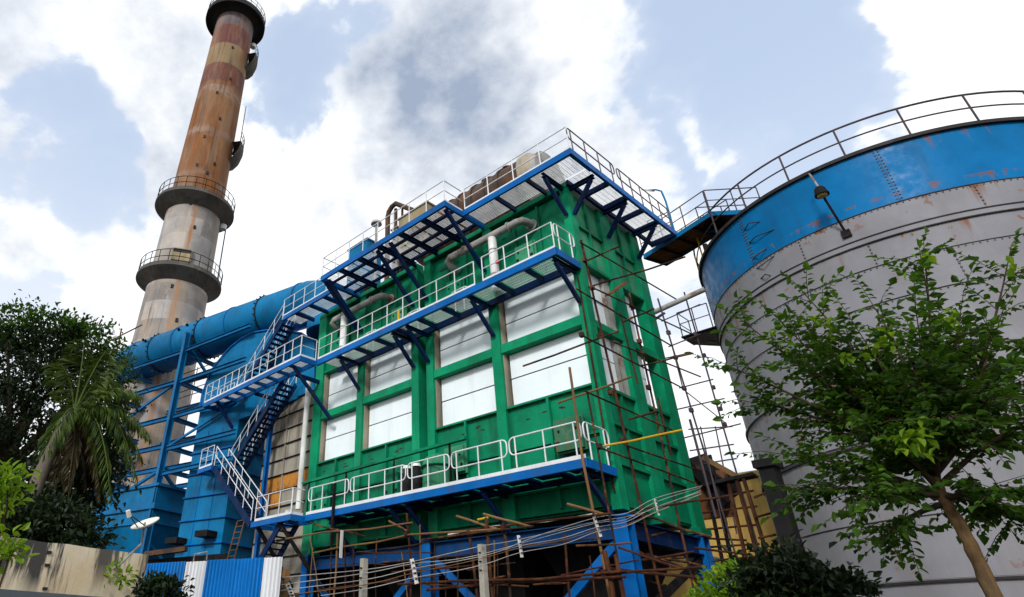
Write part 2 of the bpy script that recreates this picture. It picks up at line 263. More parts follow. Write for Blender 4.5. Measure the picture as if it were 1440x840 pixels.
# ------------------------------------------------------------------ object helpers
WL = {}                                        # world location of each object
def link(o, parent, loc, rot=None):
    COL.objects.link(o); loc = Vector(loc); WL[o.name] = loc
    if parent is not None:
        o.parent = parent; o.location = loc-WL[parent.name]
    else: o.location = loc
    return o
def tag(o, label=None, cat=None, group=None, kind=None):
    for k, v in (('label', label), ('category', cat), ('group', group), ('kind', kind)):
        if v: o[k] = v
    return o
def thing(name, label, cat, loc, group=None):
    o = bpy.data.objects.new(name, None); o.empty_display_size = .3; link(o, None, loc); return tag(o, label, cat, group)
class MB:
    def __init__(s): s.v = []; s.f = []
    def add(s, vs, fs):
        n = len(s.v); s.v += [tuple(v) for v in vs]; s.f += [tuple(i+n for i in f) for f in fs]; return s
    def box(s, x0, x1, y0, y1, z0, z1):
        return s.add([(x0,y0,z0),(x1,y0,z0),(x1,y1,z0),(x0,y1,z0),(x0,y0,z1),(x1,y0,z1),(x1,y1,z1),(x0,y1,z1)], BOXF)
    def obox(s, c, ax, ay, az):               # centre and half axes
        c = Vector(c); return s.add([c+ax*i+ay*j+az*k for k in (-1, 1) for (i, j) in ((-1,-1),(1,-1),(1,1),(-1,1))], BOXF)
    def bar(s, a, b, w, h, up=(0, 0, 1)):
        a = Vector(a); b = Vector(b); d = (b-a); L = d.length; d /= L; up = Vector(up)
        if abs(d.dot(up)) > .99: up = Vector((0, 1, 0)) if abs(d.y) < .9 else Vector((1, 0, 0))
        sx = d.cross(up).normalized(); uz = sx.cross(d)
        return s.obox((a+b)/2, sx*w/2, d*L/2, uz*h/2)
    def ibeam(s, a, b, w, h, t=.02, up=(0, 0, 1)):
        a = Vector(a); b = Vector(b); d = (b-a); L = d.length; d /= L; up = Vector(up)
        if abs(d.dot(up)) > .99: up = Vector((0, 1, 0))
        sx = d.cross(up).normalized(); uz = sx.cross(d); c = (a+b)/2
        s.obox(c+uz*(h/2-t/2), sx*w/2, d*L/2, uz*t/2); s.obox(c-uz*(h/2-t/2), sx*w/2, d*L/2, uz*t/2)
        return s.obox(c, sx*t/2, d*(L/2-.002), uz*(h/2-t))
    def tube(s, pts, r, n=6, closed=False, caps=True):
        pts = [Vector(p) for p in pts]; m = len(pts); rings = []
        rr = r if isinstance(r, (list, tuple)) else [r]*m
        ref = None
        for i, p in enumerate(pts):
            d = (pts[(i+1) % m]-pts[i-1]) if closed else (pts[min(i+1, m-1)]-pts[max(i-1, 0)])
            d.normalize()
            if ref is None:
                ref = Vector((0, 0, 1)) if abs(d.z) < .9 else Vector((1, 0, 0))
            x = d.cross(ref)
            if x.length < 1e-4: x = d.cross(Vector((.3, .8, .5)))
            x.normalize(); y = d.cross(x); ref = x.cross(d) if False else -y if (-y).dot(ref) > 0 else y
            x = d.cross(ref).normalized(); y = ref
            rings.append([p+x*math.cos(2*math.pi*k/n)*rr[i]+y*math.sin(2*math.pi*k/n)*rr[i] for k in range(n)])
        vs = [v for q in rings for v in q]; fs = []
        for i in range(m if closed else m-1):
            j = (i+1) % m
            fs += [(i*n+k, i*n+(k+1) % n, j*n+(k+1) % n, j*n+k) for k in range(n)]
        if caps and not closed: fs += [tuple(range(n))[::-1], tuple((m-1)*n+k for k in range(n))]
        return s.add(vs, fs)
    def lathe(s, prof, c=(0, 0, 0), n=48, a0=0, a1=2*math.pi):
        full = abs(a1-a0-2*math.pi) < 1e-6; m = n if full else n+1
        vs = [(c[0]+r*math.cos(a0+(a1-a0)*k/n), c[1]+r*math.sin(a0+(a1-a0)*k/n), c[2]+z) for r, z in prof for k in range(m)]
        fs = []
        for i in range(len(prof)-1):
            for k in range(n):
                k2 = (k+1) % m; fs.append((i*m+k, i*m+k2, (i+1)*m+k2, (i+1)*m+k))
        return s.add(vs, fs)
    def build(s, name, mat, parent=None, smooth=False, origin=None):
        a = np.array(s.v, float); c = Vector(origin) if origin is not None else Vector(((a.min(0)+a.max(0))/2))
        if origin is None: c.z = a[:, 2].min() if parent is None else c.z
        me = bpy.data.meshes.new(name); me.from_pydata((a-np.array(c)).tolist(), [], s.f)
        bm = bmesh.new(); bm.from_mesh(me); bmesh.ops.recalc_face_normals(bm, faces=bm.faces) if len(s.f) < 4000 else None; bm.to_mesh(me); bm.free()
        me.materials.append(MATS[mat])
        if smooth:
            me.polygons.foreach_set('use_smooth', [True]*len(me.polygons))
            try: me.set_sharp_from_angle(angle=math.radians(40))
            except Exception: pass
        return link(bpy.data.objects.new(name, me), parent, c)
BOXF = [(0,3,2,1),(4,5,6,7),(0,1,5,4),(1,2,6,5),(2,3,7,6),(3,0,4,7)]
def pbox(name, mat, parent, x0, x1, y0, y1, z0, z1): return MB().box(x0, x1, y0, y1, z0, z1).build(name, mat, parent)
def pbar(name, mat, parent, a, b, w, h, up=(0, 0, 1)): return MB().bar(a, b, w, h, up).build(name, mat, parent)
def pibeam(name, mat, parent, a, b, w, h, t=.02, up=(0, 0, 1)): return MB().ibeam(a, b, w, h, t, up).build(name, mat, parent)
def ptube(name, mat, parent, pts, r, n=6, **k): return MB().tube(pts, r, n, **k).build(name, mat, parent, smooth=True)
POSTM = {}
def shared(key, make, name, mat, parent, loc):  # alike pieces share mesh data
    if key not in POSTM:
        o = make().build(name, mat, None, smooth=True, origin=(0, 0, 0)); me = o.data; COL.objects.unlink(o); bpy.data.objects.remove(o); POSTM[key] = me
    return link(bpy.data.objects.new(name, POSTM[key]), parent, loc)
def rail(parent, a, b, h=1.02, spacing=1.1, mat='rail_white', r=.023, mid=.52, ends=(True, True), n=None, kick=True):
    a = Vector(a); b = Vector(b); L = (b-a).length; n = n or max(1, round(L/spacing))
    up = Vector((0, 0, 1))
    for i in range(n+1):
        if (i == 0 and not ends[0]) or (i == n and not ends[1]): continue
        shared(('post', h, r, mat), lambda: MB().tube([(0, 0, 0), (0, 0, h)], r, 6), 'rail_post', mat, parent, a.lerp(b, i/n))
    ptube('top_rail', mat, parent, [a+up*h, b+up*h], r); ptube('mid_rail', mat, parent, [a+up*h*mid, b+up*h*mid], r*.85)
    if kick:
        pbar('kick_plate', mat, parent, a+up*.055, b+up*.055, .008, .10)
def rail_loop(parent, a, b, h=1.02, mid=.5, posts=3, mat='rail_white', r=.024):
    """a handrail section whose top and middle rails are one bent tube with rounded ends"""
    a = Vector(a); b = Vector(b); d = (b-a).normalized(); L = (b-a).length; up = Vector((0, 0, 1)); rc = .16; pts = []
    z0, z1 = h*mid, h
    for cx, cz, a0 in ((rc, z0+rc, 180), (L-rc, z0+rc, 270), (L-rc, z1-rc, 0), (rc, z1-rc, 90)):
        for k in range(4):
            t_ = math.radians(a0+k*30); pts.append(a+d*(cx+rc*math.cos(t_))+up*(cz+rc*math.sin(t_)))
    ptube('rail_loop', mat, parent, pts, r, 6, closed=True)
    for i in range(posts):
        s_ = .22+(L-.44)*i/(posts-1)
        shared(('post', h, r, mat), lambda: MB().tube([(0, 0, 0), (0, 0, h)], r, 6), 'rail_post', mat, parent, a+d*s_)
def grating(parent, x0, x1, y0, y1, z, along='y', mat='galv', pitch=.075):
    mb = MB(); h = .028
    w, l = (x1-x0, y1-y0) if along == 'y' else (y1-y0, x1-x0)
    key = ('grate', round(w, 3), round(l, 3), along, mat)
    def mk():
        nb = max(2, int(w/pitch)); q = MB()
        for i in range(nb+1):
            p = -w/2+w*i/nb
            if along == 'y': q.box(p-.004, p+.004, -l/2, l/2, 0, h)
            else: q.box(-l/2, l/2, p-.004, p+.004, 0, h)
        nc = max(2, int(l/.15))
        for i in range(nc+1):
            p = -l/2+l*i/nc
            if along == 'y': q.box(-w/2, w/2, p-.004, p+.004, .010, .0245)
            else: q.box(p-.004, p+.004, -w/2, w/2, .010, .0245)
        return q
    return shared(key, mk, 'grating', mat, parent, ((x0+x1)/2, (y0+y1)/2, z))

# ------------------------------------------------------------------ ground
g = MB().add([(-900, -900, 0), (900, -900, 0), (900, 900, 0), (-900, 900, 0)], [(0, 1, 2, 3)]).build('ground', 'soil'); tag(g, kind='structure')
g = MB().add([(-60, -24, .004), (60, -24, .004), (60, -14, .004), (-60, -14, .004)], [(0, 1, 2, 3)]).build('road', 'asphalt'); tag(g, kind='structure')

# ------------------------------------------------------------------ green precipitator casing
PB = thing('precipitator_casing', 'green steel precipitator casing with white wall panels, raised on blue legs', 'industrial building', (-7.5, 2.5, 5.3))
ZB, ZL, ZM0, ZM1, ZU, ZT = 5.3, 8.9, 10.92, 11.25, 13.25, 16.45
pbox('core', 'dark_gap', PB, -14.9, -8.25, .5, 3.8, 5.5, 16.3); pbox('core', 'dark_gap', PB, -7.1, -.35, .5, 3.8, 5.5, 16.3)
pbox('recess_wall', 'grey_panel', PB, -8.25, -7.1, 1.1, 3.7, 5.5, 16.3)
for z in (9.9, 12.1): pbox('recess_joint', 'dark_gap', PB, -8.2, -7.15, 1.07, 1.1, z, z+.05)
FC = [(-15.22, -14.6), (-11.87, -11.46), (-8.31, -7.89), (-7.44, -7.06), (-4.06, -3.66), (-.31, 0)]
for i, (x0, x1) in enumerate(FC):
    w0, w1 = (x0, x1)
    if i == 5:
        pbox('corner_post', 'green_bright', PB, x0, x1, 0, .38, ZB-.15, ZT)
    else:
        pbox('column', 'green_bright', PB, w0, w1, 0, .5, ZB-.1, ZT)
        pbox('column_flange', 'green_bright', PB, w0-.03, w1+.03, -.03, -.002, ZB-.1, 7.9)
        pbox('foot_plate', 'green', PB, w0-.08, w1+.08, -.10, .45, ZB-.28, ZB-.102)
BAYS = [(-14.6, -11.87), (-11.46, -8.31), (-7.06, -4.06), (-3.66, -.31)]
for x0, x1 in BAYS:
    pbox('lower_plate', 'green', PB, x0+.002, x1-.002, .16, .30, ZB, ZL-.08)
    pbox('ledge', 'green', PB, x0+.002, x1-.002, .02, .45, ZL-.078, ZL-.01)
    xm = (x0+x1)/2
    pbox('stiffener', 'green', PB, xm-.04, xm+.04, .02, .158, ZB+.1, ZL-.08)
    for za in (7.35, 5.95):
        pbox('stiffener', 'green', PB, x0+.004, xm-.042, .05, .158, za, za+.07); pbox('stiffener', 'green', PB, xm+.042, x1-.004, .05, .158, za, za+.07)
    for k in range(4):
        xx = random.choice((x0+.3, x1-.9, xm+.25, xm-.55))+random.random()*.4; zz_ = 8.3+random.random()*.25
        pbox('slot_hole', 'dark_gap', PB, xx, xx+.16, .152, .162, zz_, zz_+.045)
    pbox('mid_beam', 'green_bright', PB, x0+.002, x1-.002, .03, .45, ZM0, ZM1)
    pbox('jamb', 'tan_jamb', PB, x0+.001, x0+.03, .12, .5, ZL, ZU)
    for z0, z1 in ((ZL, 9.965), (10.01, ZM0-.02), (ZM1+.01, 12.14), (12.185, ZU)):
        pbox('wall_panel', 'white_panel', PB, x0+.10, x1-.02, .36+random.random()*.012, .46, z0, z1)
    for z in (9.965, 12.14):
        pbox('panel_joint', 'dark_gap', PB, x0+.03, x1-.02, .385, .47, z+.004, z+.041)
    pbox('upper_plate', 'green', PB, x0+.002, x1-.002, .16, .30, ZU+.1, ZT-.1)
    pbox('ledge', 'green', PB, x0+.002, x1-.002, .03, .45, ZU+.002, ZU+.098)
    for q in (1/3, 2/3):
        xs = x0+(x1-x0)*q; pbox('stiffener', 'green', PB, xs-.035, xs+.035, .06, .158, ZU+.1, ZT-.1)
    pbox('stiffener', 'green', PB, x0+.004, x0+(x1-x0)/3-.04, .06, .158, 14.85, 14.95)
    for k in range(3):
        xx = x0+.3+random.random()*(x1-x0-.9); pbox('slot_hole', 'dark_gap', PB, xx, xx+.18, .15, .165, 15.7, 15.76)
for x0, x1 in ((-15.22, -7.89), (-7.44, .0)):
    pbox('top_beam', 'green', PB, x0, x1, -.02, .4, ZT+.002, ZT+.22); pbox('roof_plate', 'galv', PB, x0, x1, .402, 4.9, ZT+.01, ZT+.2)
    pbox('bottom_plate', 'green', PB, x0+.3, x1-.2, .32, 4.7, ZB-.06, ZB-.003)
# right end wall
for y0, y1 in ((2.05, 2.77), (4.32, 4.95)):
    pbox('column', 'green_bright', PB, -.42, 0, y0, y1, ZB-.1, ZT)
    pbox('foot_plate', 'green', PB, -.5, .12, y0-.05, y1+.05, ZB-.28, ZB-.102)
for j, (y0, y1) in enumerate(((.38, 2.05), (2.77, 4.32))):
    ym = (y0+y1)/2
    for z0, z1 in ((ZB, 6.42), (6.52, 7.62), (7.72, ZL-.18)):
        pbox('lower_plate', 'green', PB, -.28, -.14, y0+.002, y1-.002, z0, z1)
    for z in (6.42, 7.62, ZL-.18):
        pbox('ledge', 'green', PB, -.40, -.015, y0+.002, y1-.002, z+.002, z+.098)
    pbox('stiffener', 'green', PB, -.138, -.03, ym-.035, ym+.035, 6.53, 7.61); pbox('stiffener', 'green', PB, -.138, -.03, ym-.035, ym+.035, 7.73, ZL-.19)
    pbox('mid_beam', 'green_bright', PB, -.40, -.02, y0+.002, y1-.002, 10.85, 11.1)
    pbox('ledge', 'green', PB, -.42, -.01, y0+.002, y1-.002, ZU+.002, ZU+.12)
    ye = y1-.40 if j == 0 else y1-.62
    for z0, z1 in ((ZL-.06, 9.95), (9.995, 10.84), (11.12, 12.12), (12.165, ZU)):
        pbox('wall_panel', 'white_panel', PB, -.40, -.30+random.random()*.01, y0+.05, ye-.02, z0, z1)
    if j == 0: pbox('jamb', 'pipe_grey', PB, -.36, -.16, ye, y1-.003, ZL-.06, ZU)
    for z0, z1 in ((ZU+.125, 14.93), (15.03, ZT)):
        pbox('upper_plate', 'green_pale', PB, -.28, -.15, y0+.002, y1-.002, z0, z1)
    pbox('stiffener', 'green', PB, -.30, -.05, y0+.004, y1-.004, 14.932, 15.028)
    pbox('stiffener', 'green', PB, -.148, -.05, ym-.045, ym+.045, ZU+.13, 14.93); pbox('stiffener', 'green', PB, -.148, -.05, ym-.045, ym+.045, 15.03, ZT-.01)
pbox('back_plate', 'green', PB, -15, -.43, 4.6, 4.7, ZB, ZL); pbox('back_plate', 'green', PB, -15, -.43, 4.6, 4.7, ZU, ZT)
pbox('left_plate', 'green', PB, -15.2, -14.95, .51, 4.6, ZB, ZT)
ptube('drain_pipe', 'rust_pole', PB, [(-.13, -.05, 5.6), (-.13, -.05, 12.6)], .03)
# hoppers below the casing
for k, (xa, xb) in enumerate(((-14.6, -11.7), (-11.5, -8.4), (-7.0, -4.0), (-3.7, -.6))):
    xc = (xa+xb)/2
    MB().add([(xa,.6,ZB-.3),(xb,.6,ZB-.3),(xb,4.4,ZB-.3),(xa,4.4,ZB-.3),(xc-.3,2.2,1.9),(xc+.3,2.2,1.9),(xc+.3,2.8,1.9),(xc-.3,2.8,1.9)], BOXF).build('hopper', 'dark_steel', PB)
# access doors and gear on the lower wall
def access_door(x, z, w, h, mat, dirty):
    d = pbox('access_door', mat, PB, x-w/2, x+w/2, -.16, .14, z-h/2, z+h/2)
    pbox('door_rim', mat, d, x-w/2-.06, x+w/2+.06, -.05, .0, z-h/2-.06, z+h/2+.06)
    for s_ in (-1, 1):
        pbox('bolt', 'dark_steel', d, x+s_*w*.32-.03, x+s_*w*.32+.03, -.20, -.161, z+.1, z+.16); pbox('hinge', 'dark_steel', d, x+s_*w*.4-.05, x+s_*w*.4+.05, -.19, -.161, z-h*.3, z-h*.3+.1)
access_door(-1.28, 7.45, .95, .95, 'door_worn', 1); access_door(-6.0, 7.5, .9, .9, 'green_pale', 0); access_door(-13.9, 7.2, .9, 1.2, 'green', 0); access_door(-9.3, 7.1, .7, .9, 'green', 0)
access_door(-2.05, 14.4, .8, .8, 'green_pale', 0); access_door(-5.6, 14.3, .8, .9, 'green', 0); access_door(-9.0, 14.3, .8, .9, 'green_pale', 0); access_door(-13.6, 14.3, .8, .9, 'green', 0)

# ------------------------------------------------------------------ blue supporting steelwork under the casing
SF = thing('support_frame', 'dark blue steel legs, beams and diagonal braces under the green casing', 'steel frame', (-7.5, 2.4, 0))
LX = [-.14, -7.6, -14.9]
for x in LX:
    for y in (.15, 4.6):
        pibeam('leg', 'blue', SF, (x, y, 0), (x, y, 4.95), .42, .42, .03, up=(0, 1, 0)); pbox('leg_cap', 'blue', SF, x-.28, x+.28, y-.26, y+.26, 4.951, 5.01)
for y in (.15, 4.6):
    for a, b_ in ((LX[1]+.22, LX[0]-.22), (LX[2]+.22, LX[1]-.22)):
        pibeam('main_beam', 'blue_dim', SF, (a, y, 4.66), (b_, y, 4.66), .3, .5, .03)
for x in LX: pibeam('cross_beam', 'blue_shaded', SF, (x, .38, 4.66), (x, 4.38, 4.66), .3, .5, .03)
for a, b_ in (((-3.9, 1.7), (-.4, 4.35)), ((-3.9, 1.7), (-7.35, 4.35)), ((-11.3, 1.7), (-7.85, 4.35)), ((-11.3, 1.7), (-14.7, 4.35))):
    pbar('brace', 'blue', SF, (a[0], .15, a[1]), (b_[0], .15, b_[1]), .12, .22)
pbar('brace', 'dark_steel', SF, (-.15, .4, 2.6), (-.15, 4.4, 4.3), .12, .2)
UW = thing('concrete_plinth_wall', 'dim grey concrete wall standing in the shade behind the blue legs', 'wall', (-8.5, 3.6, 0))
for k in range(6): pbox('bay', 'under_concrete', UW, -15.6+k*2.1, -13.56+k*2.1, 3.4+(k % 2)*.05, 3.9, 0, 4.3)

# ------------------------------------------------------------------ walkways along the front
def bracket(parent, x, y_out, z, mat='blue_shaded', drop=1.15, w=.12):
    pibeam('bracket', mat, parent, (x, y_out+.08, z-.07), (x, -.035, z-.07), .12, .14, .015)
    pbar('strut', mat, parent, (x, y_out+.22, z-.16), (x, -.06, z-drop), w, .13)
LWY = -1.47
LW = thing('lower_walkway', 'lower steel walkway with blue edge beam and white looped handrails on the green wall', 'walkway', (-6.5, -.7, 6.0))
pibeam('edge_beam', 'blue', LW, (-13.1, LWY+.05, 6.12), (0.02, LWY+.05, 6.12), .10, .24, .02)
pbox('edge_plate', 'blue', LW, -13.1, .02, LWY-.012, LWY-.002, 6.01, 6.24)
pbox('end_beam', 'blue', LW, -.03, .03, LWY+.102, -.002, 6.0, 6.24); pbox('back_beam', 'blue_shaded', LW, -13.1, -.04, -.14, -.04, 6.02, 6.2)
xs = np.linspace(-13.1, -.04, 12)
for a, b_ in zip(xs[:-1], xs[1:]):
    grating(LW, a+.05, b_-.05, LWY+.11, LWY+.30, 6.215, along='x'); pbox('deck_plate', 'blue_shaded', LW, a+.05, b_-.05, LWY+.31, -.16, 6.225, 6.24); pbar('cross_beam', 'blue_shaded', LW, (b_-.03, LWY+.11, 6.12), (b_-.03, -.15, 6.12), .06, .16)
for x in (-.25, -3.86, -7.25, -8.1, -11.66, ): bracket(LW, x, LWY, 6.05)
sec = [(-13.0, -10.35), (-10.25, -7.15), (-7.05, -5.05), (-4.95, -2.65), (-2.55, -.05)]
for i, (a, b_) in enumerate(sec): rail_loop(LW, (a, LWY+.03, 6.245), (b_, LWY+.03, 6.245), 1.04, posts=[4, 4, 3, 3, 3][i])
rail_loop(LW, (0, LWY+.08, 6.245), (0, -.12, 6.245), 1.04, posts=2)
pbox('kick_plate', 'rail_white', LW, -13.05, 0, LWY-.001, LWY+.006, 6.25, 6.36)
UWY = -1.41
UWK = thing('upper_walkway', 'middle steel walkway with white handrails above the white wall panels', 'walkway', (-6.6, -.7, 12.85))
pibeam('edge_beam', 'blue', UWK, (-13.2, UWY+.05, 12.99), (.02, UWY+.05, 12.99), .10, .28, .02)
pbox('edge_plate', 'blue', UWK, -13.2, .02, UWY-.012, UWY-.002, 12.86, 13.13)
pbox('end_beam', 'blue', UWK, -.03, .03, UWY+.102, -.002, 12.86, 13.13); pbox('back_beam', 'blue_shaded', UWK, -13.2, -.04, -.16, -.05, 12.86, 13.1)
xs = np.linspace(-13.2, -.04, 11)
for a, b_ in zip(xs[:-1], xs[1:]):
    grating(UWK, a+.06, b_-.06, UWY+.12, -.18, 13.105); pbar('cross_beam', 'blue_shaded', UWK, (b_-.03, UWY+.11, 12.98), (b_-.03, -.17, 12.98), .08, .2)
for x in (-.2, -3.86, -7.25, -8.1, -11.66): bracket(UWK, x, UWY, 12.9, drop=1.25)
rail(UWK, (-13.15, UWY+.03, 13.13), (-3.5, UWY+.03, 13.13), 1.04, n=10); rail(UWK, (-3.1, UWY+.03, 13.13), (-.03, UWY+.03, 13.13), 1.04, n=3)
rail_loop(UWK, (0, UWY+.08, 13.13), (0, -.15, 13.13), 1.04, posts=2)
for x in (-11.2, -8.3, -5.7): rail_loop(UWK, (x, -.25, 13.13), (x+.9, -.25, 13.13), 1.0, posts=2)
# ------------------------------------------------------------------ roof platforms
ZP = 16.5
RP = thing('roof_platform', 'blue framed grating platform jutting out around the top of the green casing', 'platform', (-6, -1, ZP))
FY, WY, RX, BY = -1.37, -2.4, 1.15, 6.2
WX0, WX1 = -12.0, -3.88
pbox('edge_beam', 'blue', RP, WX1+.002, RX-.10, FY, FY+.10, ZP, ZP+.26)            # narrow front run
pbox('edge_beam', 'blue', RP, RX-.10, RX, FY, BY, ZP, ZP+.26)                       # right run
pbox('edge_beam', 'blue', RP, WX0, WX1, WY, WY+.10, ZP, ZP+.26)                     # wide front run
pbox('end_beam', 'blue', RP, WX0, WX0+.10, WY+.102, -.03, ZP, ZP+.24); pbox('end_beam', 'blue', RP, WX1-.10, WX1, WY+.102, -.03, ZP, ZP+.24)
pbox('end_beam', 'blue', RP, .0, RX-.102, BY-.10, BY, ZP, ZP+.24)
pbox('edge_beam', 'blue', RP, -16.9, WX0-.002, FY, FY+.10, ZP, ZP+.24)              # left narrow run to the stair
xs = [WX1, -2.3, -.85, RX-.1]
for a, b_ in zip(xs[:-1], xs[1:]):
    grating(RP, a+.06, b_-.06, FY+.12, -.12, ZP+.20, along='x'); pbar('cross_beam', 'blue_shaded', RP, (b_, FY+.102, ZP+.1), (b_, -.03, ZP+.1), .09, .19)
for x in np.linspace(WX0, WX1, 7)[1:-1]: pibeam('cross_beam', 'blue_shaded', RP, (x, WY+.102, ZP+.09), (x, -.03, ZP+.09), .16, .2, .02)
for y in (-1.72, -1.02, -.36): pbox('runner', 'blue_shaded', RP, WX0+.1, WX1-.1, y-.06, y+.06, ZP+.10, ZP+.185)
xs = np.linspace(WX0, WX1, 13)
for i, (a, b_) in enumerate(zip(xs[:-1], xs[1:])):
    for y0, y1 in ((WY+.12, -1.8), (-1.64, -1.1), (-.94, -.44)):
        if (i, y0) in ((5, -.94), (4, -1.64)): continue
        grating(RP, a+.07, b_-.07, y0, y1, ZP+.205, along='x')
xs = np.linspace(-16.9, WX0, 5)
for a, b_ in zip(xs[:-1], xs[1:]):
    grating(RP, a+.06, b_-.06, FY+.14, -.18, ZP+.20, along='x'); pbar('cross_beam', 'blue_shaded', RP, (b_-.05, FY+.102, ZP+.1), (b_-.05, -.03, ZP+.1), .09, .19)
ys = [-.02, 1.15, 2.41, 3.6, 4.75, BY-.1]
for a, b_ in zip(ys[:-1], ys[1:]):
    grating(RP, .14, RX-.12, a+.06, b_-.06, ZP+.20, along='x'); pbar('cross_beam', 'blue_shaded', RP, (.1, b_, ZP+.1), (RX-.102, b_, ZP+.1), .12, .19)
pbox('inner_beam', 'blue_shaded', RP, .02, .12, -.02, BY-.102, ZP+.0, ZP+.2)
def rbracket(y):
    pibeam('bracket', 'blue_shaded', RP, (.02, y, ZP-.09), (RX-.12, y, ZP-.09), .13, .16, .015); pbar('strut', 'blue_shaded', RP, (RX-.25, y, ZP-.18), (.02, y, ZP-1.25), .12, .13)
for y in (.18, 2.41, 4.6): rbracket(y)
for x in (-.16,): 
    pibeam('bracket', 'blue_shaded', RP, (x, FY+.12, ZP-.09), (x, -.03, ZP-.09), .13, .16, .015); pbar('strut', 'blue_shaded', RP, (x, FY+.25, ZP-.18), (x, -.05, ZP-1.3), .12, .13)
for x in (WX1-.15, -7.25, -8.1, WX0+.15, -11.6):
    pbar('strut', 'blue_shaded', RP, (x, WY+.18, ZP-.02), (x, -.05, ZP-2.0), .13, .15)
zr = ZP+.265
rail(RP, (WX1+.1, FY+.05, zr), (RX-.05, FY+.05, zr), 1.04, n=4)
rail_loop(RP, (RX-.05, FY+.05, zr), (RX-.05, 1.75, zr), 1.04, posts=4, mat='rail_backlit'); rail_loop(RP, (RX-.05, 1.95, zr), (RX-.05, BY-.1, zr), 1.04, posts=6, mat='rail_backlit')
rail(RP, (WX0+.05, WY+.05, zr), (WX1-.05, WY+.05, zr), 1.04, n=8, kick=False); rail(RP, (WX1-.05, WY+.05, zr), (WX1-.05, FY+.05, zr), 1.04, n=1, ends=(False, False))
rail(RP, (WX0+.05, WY+.05, zr), (WX0+.05, FY, zr), 1.04, n=1, ends=(False, True), kick=False); rail(RP, (-16.85, FY+.05, zr-.02), (WX0-.05, FY+.05, zr-.02), 1.04, n=5)
rail(RP, (RX-.1, BY-.05, zr), (.1, BY-.05, zr), 1.04, n=1, ends=(False, True), mat='rail_backlit', kick=False)

# ------------------------------------------------------------------ stair tower on the left
ST = thing('stair_tower', 'zigzag steel stairs with white handrails left of the green casing', 'staircase', (-17, -1.3, 0))
def flight(x0, z0, x1, z1, y0, y1, n, rails=(True, True)):
    d = Vector((x1-x0, 0, z1-z0)); up = Vector((0, 0, 1))
    for y in (y0, y1): pbar('stringer', 'blue_shaded', ST, (x0, y, z0-.1), (x1, y, z1-.1), .06, .30, up=(0, 1, 0) if False else (0, 0, 1))
    for i in range(1, n):
        x = x0+(x1-x0)*i/n; z = z0+(z1-z0)*i/n
        shared(('tread', round(y1-y0, 3)), lambda: tread_mb(y1-y0-.07), 'tread', 'blue_shaded', ST, (x, (y0+y1)/2, z))
    for k, y in enumerate((y0, y1)):
        if not rails[k]: continue
        a = Vector((x0, y, z0)); b_ = Vector((x1, y, z1)); m_ = max(3, round(d.length/1.0))
        for i in range(m_+1):
            shared(('post', .98, .022, 'rail_white'), lambda: MB().tube([(0, 0, 0), (0, 0, .98)], .022, 6), 'rail_post', 'rail_white', ST, a.lerp(b_, i/m_))
        ptube('top_rail', 'rail_white', ST, [a+up*.98, b_+up*.98], .024); ptube('mid_rail', 'rail_white', ST, [a+up*.52, b_+up*.52], .02)
def tread_mb(w):
    q = MB()
    for k in range(5): q.box(-.13+k*.06, -.13+k*.06+.022, -w/2, w/2, -.02, .012)
    q.box(-.135, .135, -w/2, -w/2+.012, -.03, .015); q.box(-.135, .135, w/2-.012, w/2, -.03, .015)
    return q
def landing(x0, x1, y0, y1, z, ng, mat='blue', h=.22):
    pbox('landing_beam', mat, ST, x0, x1, y0, y0+.08, z-h, z); pbox('landing_beam', mat, ST, x0, x1, y1-.08, y1, z-h, z)
    pbox('landing_beam', mat, ST, x0, x0+.08, y0+.082, y1-.082, z-h, z); pbox('landing_beam', mat, ST, x1-.08, x1, y0+.082, y1-.082, z-h, z)
    xs = np.linspace(x0+.08, x1-.08, ng+1)
    for i, (a, b_) in enumerate(zip(xs[:-1], xs[1:])):
        grating(ST, a+.05, b_-.05, y0+.1, y1-.1, z-.04)
        if i: pbar('cross_beam', mat, ST, (a, y0+.082, z-.12), (a, y1-.082, z-.12), .08, .15)
landing(-16.25, -13.18, -2.12, -.95, 6.22, 3)
landing(-22.1, -20.6, -2.25, -.35, 9.4, 2)
landing(-22.6, -13.22, -2.35, -1.42, 13.08, 9, h=.24)
flight(-16.3, 6.22, -20.6, 9.38, -2.10, -1.40, 17)
flight(-20.5, 9.4, -16.2, 13.05, -1.28, -.5, 19)
flight(-20.9, 13.1, -16.75, 16.55, -1.36, -.6, 18)
flight(-14.2, 6.2, -18.2, 2.2, -1.85, -1.05, 19, rails=(False, False))
rail(ST, (-16.0, -2.08, 6.23), (-13.25, -2.08, 6.23), 1.02, n=3); rail(ST, (-13.22, -2.08, 6.23), (-13.22, -1.5, 6.23), 1.02, n=1, ends=(True, False))
rail(ST, (-22.05, -2.2, 9.41), (-20.7, -2.2, 9.41), 1.02, n=2); rail(ST, (-22.05, -2.2, 9.41), (-22.05, -.4, 9.41), 1.02, n=2, ends=(False, True))
rail(ST, (-22.55, -2.31, 13.09), (-13.28, -2.31, 13.09), 1.04, n=13); rail(ST, (-13.26, -2.31, 13.09), (-13.26, -1.45, 13.09), 1.04, n=1, ends=(True, True)); rail(ST, (-22.55, -2.31, 13.09), (-22.55, -1.46, 13.09), 1.04, n=1, ends=(False, True))
rail(ST, (-22.5, -1.44, 13.09), (-21.0, -1.44, 13.09), 1.04, n=2, kick=False)
for x, y0, z in ((-14.0, -2.3, 12.9), (-21.2, -2.3, 12.9)):
    pbar('strut', 'blue_shaded', ST, (x, y0+.1, z-.05), (x+.4 if x > -20 else x, -.1, z-2.2), .12, .14)
for x in (-14.9, -18.6, -22.0): pbar('outrigger', 'blue_shaded', ST, (x, -1.4, 12.88), (x, .05, 12.88), .12, .18)
